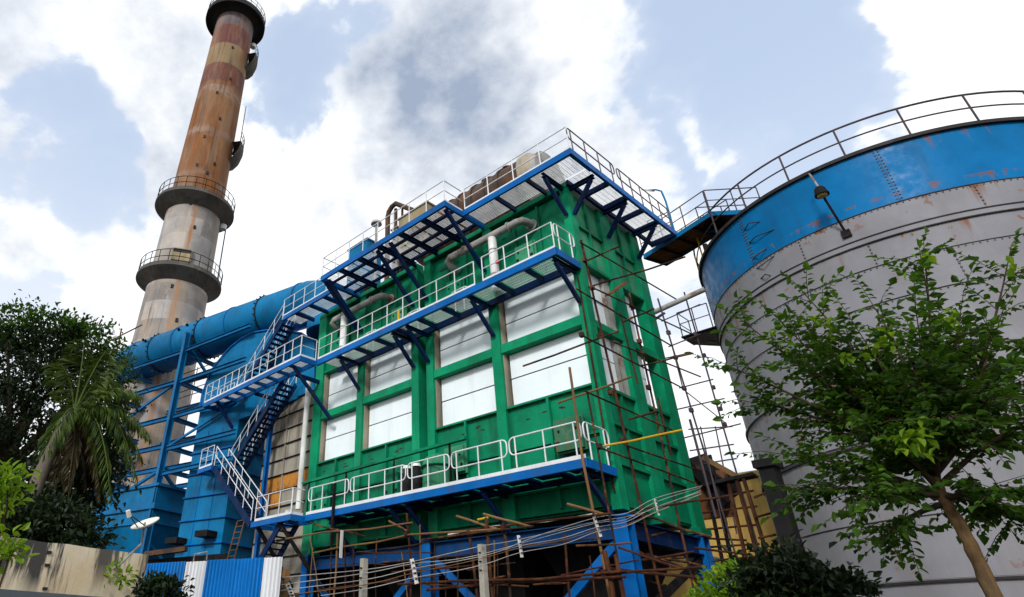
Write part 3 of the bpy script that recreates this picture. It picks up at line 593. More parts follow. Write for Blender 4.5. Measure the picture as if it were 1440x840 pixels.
pibeam('stair_post', 'blue', ST, (-17.6, -.42, 13.1), (-17.6, -.42, 16.9), .18, .18, .015, up=(0, 1, 0)); pibeam('stair_post', 'blue', ST, (-18.9, -.42, 13.1), (-18.9, -.42, 16.2), .12, .12, .015, up=(0, 1, 0))
pibeam('stair_post', 'blue', ST, (-18.3, -.42, 0), (-18.3, -.42, 12.9), .2, .2, .015, up=(0, 1, 0)); pibeam('stair_post', 'blue', ST, (-21.9, -.42, 0), (-21.9, -.42, 9.2), .2, .2, .015, up=(0, 1, 0))
pbar('strut', 'dark_steel', ST, (-14.2, -1.95, 6.0), (-13.4, -.1, 3.6), .12, .14); pbar('strut', 'dark_steel', ST, (-15.9, -1.95, 6.0), (-15.9, .1, 3.8), .12, .14)
LD = thing('ladder', 'rusty ladder leaning under the lower stair landing', 'ladder', (-18.0, -2.2, 0))
a, b_ = at(316, 800, 1, -2.2), at(334, 733, 1, -2.0); w_ = Vector((.62, 0, -.02))
ptube('side_rail', 'bamboo', LD, [a-(b_-a)*1.0, b_], .03); ptube('side_rail', 'bamboo', LD, [a-(b_-a)*1.0+w_, b_+w_], .03)
for k in range(-7, 9): 
    p = a.lerp(b_, k/8); ptube('rung', 'bamboo', LD, [p, p+w_], .018)

# ------------------------------------------------------------------ grey casing behind the stair
GC = thing('grey_casing', 'grimy grey panelled casing with orange panels behind the stairs', 'industrial casing', (-17.6, 2, 0))
pbox('core', 'dark_gap', GC, -19.6, -15.35, .2, 4.5, 0, 12.6)
zs = np.linspace(3.6, 12.6, 13)
for i, (a, b_) in enumerate(zip(zs[:-1], zs[1:])):
    for x0, x1 in ((-19.6, -17.55), (-17.45, -15.35)):
        mt = 'orange_panel' if i in (6,) or (i == 5 and x0 < -18) else 'grey_panel'
        pbox('panel', mt, GC, x0, x1, .1+random.random()*.02, .199, a+.015, b_-.03)
    pbox('rib', 'dark_steel', GC, -19.6, -15.35, .03, .198, b_-.028, b_+.012)
pbox('corner_rib', 'grey_panel', GC, -17.54, -17.46, .04, .19, 3.6, 12.6)
DP = ptube('downpipe', 'pipe_white', None, [(-15.32, -.32, 6.9), (-15.32, -.32, 12.95)], .13, 12); tag(DP, 'white vertical downpipe beside the left edge of the green casing', 'pipe')
BK = MB().lathe([(.02, 0), (.15, 0), (.17, .3), (.16, .3), (.14, .02)], (-14.1, -1.6, 6.24), 16).build('paint_bucket', 'cloth_white', smooth=True); tag(BK, 'small white bucket standing on the lower stair landing', 'bucket')

# ------------------------------------------------------------------ pipes and gear
def vent_pipe(label, x0, x1, z, xd, zd):
    T = thing('vent_pipe', label, 'pipe', ((x0+x1)/2, -.45, zd))
    y = -.5
    ptube('pipe', 'pipe_grey', T, [(x0, .1, z-.35), (x0, -.25, z-.3), (x0, y, z-.12), (x0+.15, y, z), (x1-.25, y, z), (x1-.07, y+.06, z), (x1, y+.25, z), (x1, .12, z)], .15, 14)
    for x in (x0+.9, x1-.7): MB().tube([(x, y, z), (x+.06, y, z)], .2, 14).build('flange', 'pipe_grey', T, smooth=True)
    MB().tube([(x1, .02, z), (x1, .08, z)], .24, 14).build('flange', 'pipe_grey', T, smooth=True)
    ptube('drop_pipe', 'pipe_white', T, [(xd, y, z-.12), (xd, y, zd)], .17, 14)
    for q in (.3, .75): MB().tube([(xd, y, z+(zd-z)*q), (xd, y, z+(zd-z)*q+.05)], .19, 14).build('clamp', 'pipe_grey', T, smooth=True)
vent_pipe('grey rusty pipe with white drop under the narrow end of the roof platform', -5.55, -1.7, 15.6, -3.2, 13.2)
vent_pipe('grey rusty pipe with white drop at the left end of the upper wall', -13.4, -9.7, 15.55, -12.45, 13.2)
RV = thing('valve', 'small red valve handle on the middle walkway by the white pipe', 'valve', (-2.75, -.9, 13.1))
ptube('stem', 'pipe_grey', RV, [(-2.75, -.9, 13.1), (-2.75, -.9, 14.0)], .03); MB().tube([(-2.75, -.95, 14.0), (-2.75, -.87, 14.0)], .08, 12).build('handwheel', 'red_paint', RV, smooth=True)
YB = ptube('yellow_post', 'yellow_pole', None, [(-8.55, -.5, 13.13), (-8.55, -.5, 14.3)], .06, 8); tag(YB, 'short yellow post behind the middle walkway rail', 'post')
# lower walkway gear
DV = thing('rapping_motor', 'dark motor pair with white caps on the lower walkway', 'motor', (-7.7, -.6, 6.25))
for k, x in enumerate((-7.95, -7.45)):
    bd = MB().lathe([(.0, 0), (.2, 0), (.2, .9), (.14, 1.0), (.14, 1.15), (0, 1.15)], (x, -.6, 6.25), 14).build('motor_body', 'dark_steel', DV, smooth=True)
    MB().lathe([(.0, 0), (.17, 0), (.15, .1), (0, .14)], (x, -.6, 7.41), 14).build('cap', 'pipe_white', bd, smooth=True)
for z in (.2, .4, .6): MB().tube([(-8.2, -.6, 6.25+z), (-7.2, -.6, 6.25+z)], .02, 6).build('tie_rod', 'rust_pole', DV)
GP = thing('green_gas_drum', 'green domed drum with glossy lid on the lower walkway', 'drum', (-6.3, -.55, 6.25))
MB().lathe([(0, 0), (.55, 0), (.58, .1), (.55, .9), (.6, .95), (.5, 1.2), (.2, 1.38), (0, 1.4)], (-6.3, -.65, 6.25), 24).build('shell', 'green_pale', GP, smooth=True)
MB().lathe([(.61, 0), (.64, .03), (.61, .06)], (-6.3, -.65, 7.15), 24).build('rim', 'green_bright', GP, smooth=True)
TR = thing('cable_tray', 'dark teal cable tray on posts running behind the lower left handrail', 'cable tray', (-10, -.75, 6.25))
p0, p1 = at(426, 680, 1, -.75), at(655, 616, 1, -.75)
pbar('tray', 'green', TR, p0, p1, .16, .10)
for q in (.05, .32, .62, .92): p = p0.lerp(p1, q); pbar('post', 'dark_steel', TR, p, (p.x, p.y, 6.25), .06, .06)
p = at(470, 690, 1, -1.55); DT = pbar('hanging_conduit', 'dark_steel', None, (p.x, -1.55, 7.2), (p.x, -1.55, 4.9), .09, .09); tag(DT, 'dark upright conduit clamped outside the lower walkway edge', 'conduit')
# roof gear
VS = thing('roof_vessel', 'brown ribbed cylindrical vessel lying on the casing roof', 'vessel', (-5.5, 1.3, 16.65))
vy, vz, vr = 1.5, 18.75, 1.22
MB().tube([(-9.0, vy, vz), (-8.8, vy, vz), (-2.5, vy, vz), (-2.2, vy, vz)], [1.1, vr, vr, 1.18], 28).build('shell', 'brown_vessel', VS, smooth=True)
for x in np.arange(-8.6, -2.6, .75): MB().tube([(x, vy, vz), (x+.12, vy, vz)], vr+.07, 28).build('rib', 'brown_vessel', VS, smooth=True)
MB().tube([(-2.2, vy, vz), (-1.9, vy, vz), (-1.65, vy, vz)], [1.3, 1.3, 1.1], 28).build('end_cap', 'tan_jamb', VS, smooth=True)
MB().tube([(-1.65, vy, vz), (-1.4, vy, vz)], [1.1, 1.1], 28).build('end_ring', 'pipe_grey', VS, smooth=True)
for x in (-8, -5.5, -3): pbox('saddle', 'dark_steel', VS, x-.12, x+.12, vy-.7, vy+.7, 16.66, 18.2)
for x in (-7.2, -4.6, -3.4): MB().lathe([(0, 0), (.16, 0), (.16, .22), (.22, .24), (.22, .3), (0, .3)], (x, vy-.2, vz+vr-.06), 12).build('nozzle', 'brown_vessel', VS, smooth=True)
def roof_box(name, label, cat, x0, x1, y0, y1, z0, z1, mat, lv=True):
    T = thing(name, label, cat, ((x0+x1)/2, (y0+y1)/2, z0))
    pbox('cabinet', mat, T, x0, x1, y0, y1, z0, z1); pbox('lid', mat, T, x0-.06, x1+.06, y0-.06, y1+.06, z1+.002, z1+.08)
    if lv:
        for k in range(5): pbox('louvre', 'dark_steel', T, x0+.15, x1-.15, y0-.03, y0-.002, z0+.3+k*(z1-z0-.6)/5, z0+.3+k*(z1-z0-.6)/5+.06)
    for x in (x0+.08, x1-.08): pbox('foot', 'dark_steel', T, x-.07, x+.07, y0+.02, y1-.02, 16.66, z0-.002)
roof_box('roof_cabinet', 'beige louvred cabinet on the casing roof left of the brown vessel', 'cabinet', -9.5, -7.5, .35, 1.2, 18.0, 20.1, 'beige_box')
roof_box('roof_cabinet', 'small grey cabinet on the casing roof beside the bent pipe frame', 'cabinet', -10.0, -9.6, .35, 1.0, 17.4, 19.7, 'pipe_grey')
roof_box('roof_cabinet', 'low blue cabinet near the left end of the casing roof', 'cabinet', -13.6, -12.0, .4, 1.4, 17.6, 20.2, 'blue_duct')
PG = thing('pipe_frame', 'rusty bent pipe frame standing up from the casing roof', 'pipe', (-10, .5, 16.65))
ptube('pipe', 'brown_vessel', PG, [(-10.5, .5, 16.66), (-10.5, .5, 20.9), (-10.42, .5, 21.2), (-10.2, .5, 21.4), (-9.9, .5, 21.45), (-9.0, .5, 20.65), (-8.6, .5, 20.3)], .13, 10)
ptube('pipe', 'brown_vessel', PG, [(-10.1, .7, 16.66), (-10.1, .7, 21.3)], .09, 8); ptube('pipe', 'rust_pole', PG, [(-9.5, .6, 16.66), (-9.5, .6, 20.9)], .06, 8)
MV = thing('roof_vent', 'mushroom topped vent pipe on the casing roof', 'vent', (-11.4, .5, 16.65))
ptube('stem', 'pipe_grey', MV, [(-11.4, .5, 16.66), (-11.4, .5, 20.9)], .07, 8); MB().lathe([(.05, 0), (.3, 0), (.26, .14), (0, .22)], (-11.4, .5, 20.9), 14).build('cap', 'pipe_grey', MV, smooth=True)

# ------------------------------------------------------------------ chimney
CX, CY = -35.13, -.47
def crad(z): return 2.78-.0132*z
CH = thing('chimney', 'tall concrete chimney with rust stains, red bands and ring platforms', 'chimney', (CX, CY, 0))
prof = [(crad(z), z) for z in np.linspace(0, 60.4, 28)]
MB().lathe(prof+[(crad(60.4)-.25, 60.4), (crad(60.4)-.3, 54)], (CX, CY, 0), 64).build('shaft', 'chimney_concrete', CH, smooth=True)
def collar(z, R, h, mat, rh, rail_on=True, lip=.18):
    r = crad(z)+.0
    c_ = MB().lathe([(r+.02, z-h), (R-.45, z-h*.55), (R, z-lip), (R, z), (r+.02, z)], (CX, CY, 0), 64).build('ring_platform', mat, CH, smooth=True)
    if rail_on:
        n = 26
        for k in range(n):
            a = 2*math.pi*k/n; shared(('post', rh, .03, 'dark_steel'), lambda: MB().tube([(0, 0, 0), (0, 0, rh)], .03, 6), 'rail_post', 'dark_steel', c_, (CX+(R-.08)*math.cos(a), CY+(R-.08)*math.sin(a), z))
        for q in (1, .5):
            MB().tube([(CX+(R-.08)*math.cos(2*math.pi*k/48), CY+(R-.08)*math.sin(2*math.pi*k/48), z+rh*q) for k in range(48)], .03, 5, closed=True).build('rail_ring', 'dark_steel', c_, smooth=True)
        MB().lathe([(R-.06, z+.003), (R-.06, z+.2), (R-.09, z+.2), (R-.09, z+.003)], (CX, CY, 0), 64).build('toe_ring', 'collar_concrete', c_, smooth=True)
collar(26.8, 3.42, .95, 'collar_concrete', 1.25); collar(34.2, 3.42, .95, 'collar_concrete', 1.25)
collar(60.0, 3.2, .75, 'collar_dark', 1.1, lip=.55)
# small balconies, ladder and openings on the side away from the flue
vdir = Vector((CX-CP[0], CY-CP[1], 0)).normalized(); rdir = Vector((-vdir.y, vdir.x, 0)) * -1   # to the right as seen from the yard
ra = math.atan2(rdir.y, rdir.x)
for z in (42.0, 54.4):
    r = crad(z); w = math.radians(24)
    q = MB().lathe([(r+.02, z-2.1), (r+.45, z-1.75), (r+.85, z-1.0), (r+1.0, z-.3), (r+1.0, z), (r+.02, z)], (CX, CY, 0), 14, ra-w-.15, ra+w-.15)
    bl = q.build('balcony', 'collar_concrete', CH, smooth=True)
    for k in range(7):
        a = ra-w-.15+2*w*k/6; shared(('post', 1.1, .025, 'dark_steel'), lambda: MB().tube([(0, 0, 0), (0, 0, 1.1)], .025, 5), 'rail_post', 'dark_steel', bl, (CX+(r+.95)*math.cos(a), CY+(r+.95)*math.sin(a), z))
    for s_ in (1.1, .6): MB().tube([(CX+(r+.95)*math.cos(ra-w-.15+2*w*k/12), CY+(r+.95)*math.sin(ra-w-.15+2*w*k/12), z+s_) for k in range(13)], .025, 5).build('balcony_rail', 'dark_steel', bl)
def chim_ladder(z0, z1, a):
    T = MB(); t_ = Vector((-math.sin(a), math.cos(a), 0))
    for s_ in (-.25, .25):
        pts = [Vector((CX+(crad(z)+.55)*math.cos(a), CY+(crad(z)+.55)*math.sin(a), z))+t_*s_ for z in (z0, z1)]; T.tube(pts, .035, 5)
    z = z0
    while z < z1:
        p = Vector((CX+(crad(z)+.55)*math.cos(a), CY+(crad(z)+.55)*math.sin(a), z)); T.tube([p-t_*.25, p+t_*.25], .02, 4); z += .4
    T.build('ladder', 'dark_steel', CH)
chim_ladder(42.0, 47.8, ra-.05); chim_ladder(26.8, 33.5, ra-.0)
for z, a in ((25.2, -.2), (22.4, .15), (46.8, -.15), (49.2, .3), (43.6, .2), (41.0, -.25), (37.6, -.3), (38.2, .35), (33.3, -.2), (31.0, .1), (36.9, .15), (53.6, .1)):
    aa = math.atan2(-vdir.y, -vdir.x)+a
    MB().obox((CX+crad(z)*math.cos(aa), CY+crad(z)*math.sin(aa), z), Vector((math.cos(aa), math.sin(aa), 0))*.06, Vector((-math.sin(aa), math.cos(aa), 0))*.1, Vector((0, 0, .16))).build('port_hole', 'dark_gap', CH)
aa = math.atan2(-vdir.y, -vdir.x)-.12; z = 28.1
MB().obox((CX+crad(z)*math.cos(aa), CY+crad(z)*math.sin(aa), z), Vector((math.cos(aa), math.sin(aa), 0))*.12, Vector((-math.sin(aa), math.cos(aa), 0))*.75, Vector((0, 0, .55))).build('door_panel', 'beige_box', CH)
MB().obox((CX+(crad(z)+.1)*math.cos(aa), CY+(crad(z)+.1)*math.sin(aa), z+.35), Vector((math.cos(aa), math.sin(aa), 0))*.04, Vector((-math.sin(aa), math.cos(aa), 0))*.7, Vector((0, 0, .16))).build('door_gap', 'dark_gap', CH)
for z, a in ((57.4, ra+.1), (33.0, ra-.1)):
    p = Vector((CX+(crad(z)+.3)*math.cos(a), CY+(crad(z)+.3)*math.sin(a), z)); MB().lathe([(0, -.3), (.28, -.25), (.3, .2), (.15, .3), (0, .3)], p, 12).build('warning_lamp', 'rail_white', CH, smooth=True)

# ------------------------------------------------------------------ flue duct to the chimney
DU = thing('flue_duct', 'big round blue flue duct with bolted flanges running to the chimney', 'duct', (-25, -1, 17))
zd, rd = 18.9, 1.34
dl, dr = at(188, 511, 2, zd), at(440, 426, 2, zd)
ud = (dl-dr).normalized(); nd = Vector((ud.y, -ud.x, 0))
if nd.dot(Vector(CP)-dl) < 0: nd = -nd
path = [dr-ud*1.5-Vector((0, 0, 2.4)), dr-ud*1.5-Vector((0, 0, 1.5)), dr-ud*1.25-Vector((0, 0, .75)), dr-ud*.75-Vector((0, 0, .2)), dr]
for k in range(1, 9): path.append(dr.lerp(dl, k/8))
path += [dl+ud*.5-nd*.1, dl+ud*1.0-nd*.5, dl+ud*1.3-nd*1.1, dl+ud*1.4-nd*2.0, dl+ud*1.4-nd*3.2]
MB().tube(path, rd, 36).build('shell', 'blue_duct', DU, smooth=True)
for i, q in enumerate((.03, .2, .36, .52, .66, .80, .93)):
    p = dr.lerp(dl, q); MB().tube([p-ud*.035, p+ud*.035], rd+.05, 36).build('flange', 'dark_steel' if i % 2 else 'blue', DU, smooth=True)
    if i % 2:
        for k in range(24):
            a = 2*math.pi*k/24; x = nd*math.cos(a)+Vector((0, 0, 1))*math.sin(a)
            shared('dbolt', lambda: MB().box(-.035, .035, -.035, .035, -.035, .035), 'bolt', 'dark_steel', DU, p+ud*.08+x*(rd+.08))
for q, a in ((.62, .35), (.58, .5), (.86, .6), (.83, .4), (.95, -.2)):
    x = nd*math.cos(a)+Vector((0, 0, 1))*math.sin(a); p = dr.lerp(dl, q)+x*(rd-.02); MB().tube([p, p+x*.18], .09, 8).build('stub', 'dark_steel', DU, smooth=True)
# trestle carrying the duct
TS = thing('duct_trestle', 'blue steel trestle with cross braces under the flue duct', 'trestle', (-27, -1, 0))
pa = atp(263, 474, dl+nd*1.6, nd); SPAN = (atp(177, 513, pa, nd)-pa).dot(ud); DEP = 3.6
def tp(s, d, z): return Vector((pa.x, pa.y, 0))+ud*SPAN*s-nd*DEP*d+Vector((0, 0, z))
def zA(px, py): return atp(px, py, pa, nd).z
PZ = {0: 19.0, 1: 18.2}
for s in (0, 1):
    for d in (0, 1): pibeam('post', 'blue_steel', TS, tp(s, d, 0), tp(s, d, 18.7 if not (s or d) else 17.5), .34, .34, .03, up=(0, 1, 0))
lv = [17.35, 15.35, 13.1, 11.4, 10.1]
for z in lv:
    for d in (0, 1): pibeam('beam', 'blue_steel', TS, tp(.03, d, z), tp(.97, d, z), .2, .26, .02)
    for s in (0, 1): pibeam('beam', 'blue_steel', TS, tp(s, .05, z-.02), tp(s, .95, z-.02), .2, .24, .02)
for s, d0, d1, z0, z1 in ((0, 0, 1, 18.0, 15.5), (0, 0, 1, 13.2, 15.2)):
    pbar('brace', 'blue_steel', TS, tp(s, d0+.03, z0), tp(s, d1-.03, z1), .14, .16)
pbar('brace', 'blue_steel', TS, tp(.03, .0, 10.0), tp(.97, 0, 8.0), .14, .16); pbar('brace', 'blue_steel', TS, tp(.03, .02, 15.4), tp(.97, .02, 13.3), .12, .14)
pbar('brace', 'blue_steel', TS, tp(0, .05, 10.0), tp(0, .95, 7.6), .14, .16); pbar('brace', 'blue_steel', TS, tp(.0, .05, 6.2), tp(0, .95, 4.0), .14, .16); pbar('brace', 'blue_steel', TS, tp(.03, 0, 4.2), tp(.97, 0, 6.9), .14, .18)
# beams that run on from the trestle to the fan casing
for z in (17.4, 15.3, 13.1, 11.2, 9.8):
    pibeam('tie_beam', 'blue_steel', TS, tp(-.03, 0, z), tp(-1.0, -.1, z), .18, .24, .02); pibeam('tie_beam', 'blue_steel', TS, tp(-.03, 1, z), tp(-1.1, 1, z), .18, .24, .02)
pbar('brace', 'blue_steel', TS, tp(-.03, 0, 11.3), tp(-.9, 0, 13.0), .1, .12)
for z in (17.0, 15.7, 14.4, 12.3):
    ptube('thin_rod', 'dark_pole', TS, [tp(-.9, .4, z), tp(.5, .6, z+.1)], .03, 5); ptube('thin_rod', 'dark_pole', TS, [tp(-.9, .8, z+.4), tp(.7, .9, z+.3)], .03, 5)
for s in (.15, .45, -.35): ptube('thin_rod', 'dark_pole', TS, [tp(s, .5, 12.0), tp(s, .55, 17.2)], .03, 5)
# hopper between the trestle posts
HP = thing('ash_hopper', 'blue ash hopper with sloping sides between the trestle legs', 'hopper', (tp(.5, .5, 5)))
def quadprism(z0, i0, z1, i1):
    def c(i): return [(-i, -i), (1+i, -i), (1+i, 1+i), (-i, 1+i)]
    return [tp(s, d, z0) for s, d in c(i0)]+[tp(s, d, z1) for s, d in c(i1)]
MB().add(quadprism(7.2, .02, 9.1, .04), BOXF).build('upper_band', 'blue_duct', HP)
MB().add(quadprism(7.9, .06, 8.2, .06), BOXF).build('stiffener_ring', 'blue_steel', HP); MB().add(quadprism(9.1, .07, 9.25, .07), BOXF).build('top_ring', 'blue_steel', HP)
MB().add(quadprism(4.0, -.30, 7.198, .0), BOXF).build('cone', 'blue_duct', HP)
SK = thing('loose_sticks', 'thin bare poles sticking out against the sky left of the duct', 'poles', atd(165, 485, 43)); 
for a, b_ in (((135, 467), (182, 489)), ((130, 492), (200, 457)), ((171, 462), (163, 502)), ((148, 478), (175, 495))):
    ptube('pole', 'dark_pole', SK, [atd(*a, 43), atd(*b_, 43.6)], .05, 5)

# ------------------------------------------------------------------ blue fan casing left of the stairs
fa = atd(283, 640, 36.2); uf = Vector((math.sin(math.radians(-104)), math.cos(math.radians(-104)), 0)); nf = Vector((uf.y, -uf.x, 0))
if nf.dot(Vector(CP)-fa) < 0: nf = -nf
FCS = thing('fan_casing', 'tall blue ribbed steel fan casing with rounded top beside the stairs', 'fan casing', (fa.x-nf.x*1.5, fa.y-nf.y*1.5, 0))
out = [(281, 580), (285, 556), (292, 536), (301, 517), (313, 502), (325, 489), (340, 477), (358, 468), (376, 465), (400, 466), (425, 469), (442, 480), (442, 552), (336, 590)]
pl = [atp(x, y, fa, nf) for x, y in out]
bl, br = atp(270, 664, fa, nf), atp(320, 680, fa, nf); bl.z = br.z = 0
bl.x, bl.y = pl[0].x, pl[0].y; br.x, br.y = pl[-1].x, pl[-1].y
poly = [bl]+pl+[br]; n = len(poly); dep = nf*-3.4
MB().add(poly+[p+dep for p in poly], [tuple(range(n)), tuple(range(n, 2*n))[::-1]]+[(i, (i+1) % n, n+(i+1) % n, n+i) for i in range(n)]).build('shell', 'blue_duct', FCS)
def face_z(p, z): return Vector((p.x, p.y, z))
for k, z in enumerate(np.arange(1.2, 11.6, 1.18)):
    pbar('rib', 'blue', FCS, face_z(bl, z)+nf*.05+uf*.06, face_z(br, z)+nf*.05-uf*.06, .098, .05); pbar('rib', 'blue', FCS, face_z(br, z)-uf*.052+nf*.1, face_z(br, z)-uf*.052+dep, .10, .05)
for q in (.32, .66):
    pm = bl.lerp(br, q); pbar('seam', 'blue', FCS, face_z(pm, .1)+nf*.012, face_z(pm, 11.8)+nf*.012, .02, .03)
arc = [p+nf*.06 for p in pl[:12]]
MB().tube(arc, .05, 5).build('rim', 'blue', FCS)
for q, z in ((.1, 6.1), (.75, 6.3)):
    pm = bl.lerp(br, q); MB().obox(face_z(pm, z)+nf*.35, uf*.45, nf*.34, Vector((0, 0, .14))).build('stub_bracket', 'dark_steel', FCS)
# box duct between the fan casing and the grey casing
LK = thing('steel_beams', 'brown and dark steel beams at the foot of the blue fan casing', 'beams', atd(230, 775, 33))
pbar('beam', 'brown_vessel', LK, atd(205, 780, 33), atd(262, 772, 32), .3, .2); pbar('beam', 'dark_steel', LK, atd(200, 806, 33.5), atd(320, 796, 32), .5, 1.0)

# ------------------------------------------------------------------ tank
TX, TY, TR_, TH = 6.85, 10.55, 6.40, 15.5
TK = thing('storage_tank', 'huge grey riveted steel tank with a blue top band, on the right', 'tank', (TX, TY, 0))
courses = [(0, 3.5), (3.5, 4.9), (4.9, 6.85), (6.85, 8.8), (8.8, 10.5), (10.5, 11.6), (11.6, 12.5), (12.5, 13.42), (13.42, 15.44)]
MB().lathe([(TR_-.06, 0), (TR_-.06, 15.3), (0, 16.1)], (TX, TY, 0), 96).build('inner_shell', 'tank_dark', TK, smooth=True)
NPL = 9; RVT = MB()
rv = MB().lathe([(.0, .022), (.022, .012), (.03, -.004)], n=6)
for ci, (z0, z1) in enumerate(courses):
    off = (ci % 2)*.5+.13*ci
    for k in range(NPL):
        a0 = 2*math.pi*(k+off)/NPL; a1 = a0+2*math.pi/NPL-.0012; rr = TR_+((k+ci) % 2)*.006
        ns = 10; mb = MB()
        vs = [(TX+r*math.cos(a0+(a1-a0)*i/ns), TY+r*math.sin(a0+(a1-a0)*i/ns), z) for (r, z) in ((rr, z0+.004), (rr, z1-.004), (rr-.04, z1-.004), (rr-.04, z0+.004)) for i in range(ns+1)]
        m1 = ns+1; fs = []
        for j in range(4):
            for i in range(ns): fs.append((j*m1+i, j*m1+i+1, ((j+1) % 4)*m1+i+1, ((j+1) % 4)*m1+i))
        fs += [(0, 3*m1, 2*m1, m1), (ns, m1+ns, 2*m1+ns, 3*m1+ns)]
        mb.add(vs, fs); mb.build('shell_plate', 'tank_blue' if ci == 8 else 'tank_grey', TK, smooth=True)
        # rivets down the vertical seam, only on the sides the yard can see
        am = a0
        dv = math.cos(am)*(CP[0]-TX)+math.sin(am)*(CP[1]-TY)
        if dv > 0 and ci >= 3:
            q = RVT
            for s_ in ((.0,) if ci != 8 else (-.008, .008)):
                z = z0+.1
                while z < z1-.05:
                    c_ = Vector((TX+(TR_+.012)*math.cos(am+s_), TY+(TR_+.012)*math.sin(am+s_), z)); e = Vector((math.cos(am), math.sin(am), 0))
                    q.obox(c_, e*.014, Vector((-e.y, e.x, 0))*.022, Vector((0, 0, .016))); z += .12
def tring(z, h, out_, mat, name='ring_stiffener'):
    MB().lathe([(TR_-.02, z), (TR_+out_, z), (TR_+out_, z+h), (TR_-.02, z+h), (TR_-.02, z)], (TX, TY, 0), 128).build(name, mat, TK, smooth=True)
tring(12.37, .035, .05, 'tank_dark'); tring(12.41, .15, .03, 'tank_grey'); tring(12.565, .035, .05, 'tank_dark')
tring(8.72, .06, .07, 'tank_grey'); tring(6.80, .045, .06, 'tank_dark'); tring(6.92, .045, .05, 'tank_grey'); tring(3.42, .06, .05, 'tank_dark'); tring(13.40, .025, .022, 'tank_dark')
tring(10.5, .02, .02, 'tank_dark', 'seam'); tring(11.6, .02, .02, 'tank_dark', 'seam'); tring(4.9, .02, .02, 'tank_dark', 'seam')
tring(15.42, .12, .10, 'tank_dark', 'rim_angle')
# horizontal rivet line on two seams
for zz_ in (10.46, 13.36, 11.56):
    q = RVT; a = 0
    while a < 2*math.pi:
        e = Vector((math.cos(a), math.sin(a), 0))
        if e.x*(CP[0]-TX)+e.y*(CP[1]-TY) > 0: q.obox((TX+(TR_+.012)*e.x, TY+(TR_+.012)*e.y, zz_), e*.012, Vector((-e.y, e.x, 0))*.016, Vector((0, 0, .013)))
        a += .024
RVT.build('rivets', 'rivet_steel', TK)['kind'] = 'stuff'
NR = 24; RR = TR_+.02
for k in range(NR):
    a = 2*math.pi*(k+.35)/NR; yel = 0
    shared(('post', 1.12, .032, math.radians(186) < a < math.radians(222)), lambda: MB().tube([(0, 0, 0), (0, 0, 1.12)], .032, 6), 'rail_post', 'mauve_pole' if not (math.radians(186) < a < math.radians(222)) else 'yellow_pole', TK, (TX+RR*math.cos(a), TY+RR*math.sin(a), 15.54))
for h_, r_ in ((1.12, .034), (.58, .026)):
    MB().tube([(TX+RR*math.cos(2*math.pi*k/120), TY+RR*math.sin(2*math.pi*k/120), 15.54+h_) for k in range(120)], r_, 6, closed=True).build('rail_ring', 'mauve_pole', TK, smooth=True)
def tank_pt(px, py, off=0.0, R=None):
    R = (R or TR_)+off; d = ray(px, py); o_ = CP[:2]-np.array([TX, TY]); A = d[:2]@d[:2]; B = 2*o_@d[:2]; C_ = o_@o_-R*R
    return Vector(CP+(-B-math.sqrt(max(0, B*B-4*A*C_)))/(2*A)*d)
for (x0, y0), (x1, y1), (x2, y2) in (((1046, 325), (1053, 314), (1069, 312)), ((1053, 343), (1062, 333), (1089, 323)), ((1059, 364), (1067, 357), (1078, 350)), ((1064, 378), (1074, 371), (1089, 360)), ((1070, 392), (1076, 386), (1084, 388))):
    p0, p1, p2 = tank_pt(x0, y0, .0), tank_pt(x1, y1, .14), tank_pt(x2, y2, .0)
    MB().tube([p0, p1.lerp(p0, .5)+(p1-p0)*.2, p1, p2], .018, 5).build('step_iron', 'tank_dark', TK, smooth=True)
# flood lamp on the tank
TL = thing('tank_floodlight', 'dark bell floodlight with amber lens on an arm from the tank', 'lamp', tank_pt(1191, 330))
p0 = tank_pt(1191, 330, -.03); p1 = atd(1155, 272, math.hypot(p0.x-CP[0], p0.y-CP[1])-.75)
ptube('arm', 'dark_steel', TL, [p0, p1], .035, 8); MB().obox(p0, Vector((.12, 0, 0)), Vector((0, .1, 0)), Vector((0, 0, .12))).build('foot_plate', 'dark_steel', TL)
hd = MB().lathe([(0, .25), (.10, .23), (.155, .15), (.17, 0), (.20, -.02), (.20, -.08), (.15, -.08)], p1, 20).build('lamp_head', 'dark_steel', TL, smooth=True)
MB().lathe([(.15, -.07), (.12, -.13), (0, -.16)], p1, 20).build('lens', 'lens_yellow', hd, smooth=True)
ptube('conduit', 'pipe_grey', TL, [p1+Vector((0, 0, .24)), p1+Vector((-.08, 0, .85))], .03, 6); pbar('conduit_tip', 'dark_steel', TL, p1+Vector((-.08, 0, .85)), p1+Vector((.06, 0, .9)), .05, .05)

# ------------------------------------------------------------------ bridge from the roof platform to the tank
BR = thing('tank_bridge', 'narrow rusty footbridge from the roof platform over to the tank', 'bridge', (2.5, 6, 16.4))
bz = 16.55
a, b_, c_ = Vector((-.6, 6.62, bz)), at(998, 301, 2, bz), at(1075, 296, 2, bz)
d1 = (b_-a).normalized(); s1 = Vector((-d1.y, d1.x, 0)); d2 = (c_-b_).normalized(); s2 = Vector((-d2.y, d2.x, 0))
def deck(p, q, side, w):
    for k in range(5):
        o_ = side*(w*(k+.5)/5); pbar('plank', 'wood_deck', BR, p+o_, q+o_, w/5-.015, .06)
    for o_ in (0, w): pbar('edge_beam', 'blue_duct', BR, p+side*o_-Vector((0, 0, .03)), q+side*o_-Vector((0, 0, .03)), .05, .2)
    n_ = max(2, round((q-p).length/.8))
    for k in range(n_+1): m_ = p.lerp(q, k/n_); pbar('joist', 'dark_steel', BR, m_+Vector((0, 0, -.09)), m_+side*w+Vector((0, 0, -.09)), .07, .1)
deck(a, b_, s1, 1.3); deck(b_+d1*.05, c_, s2, 1.15)
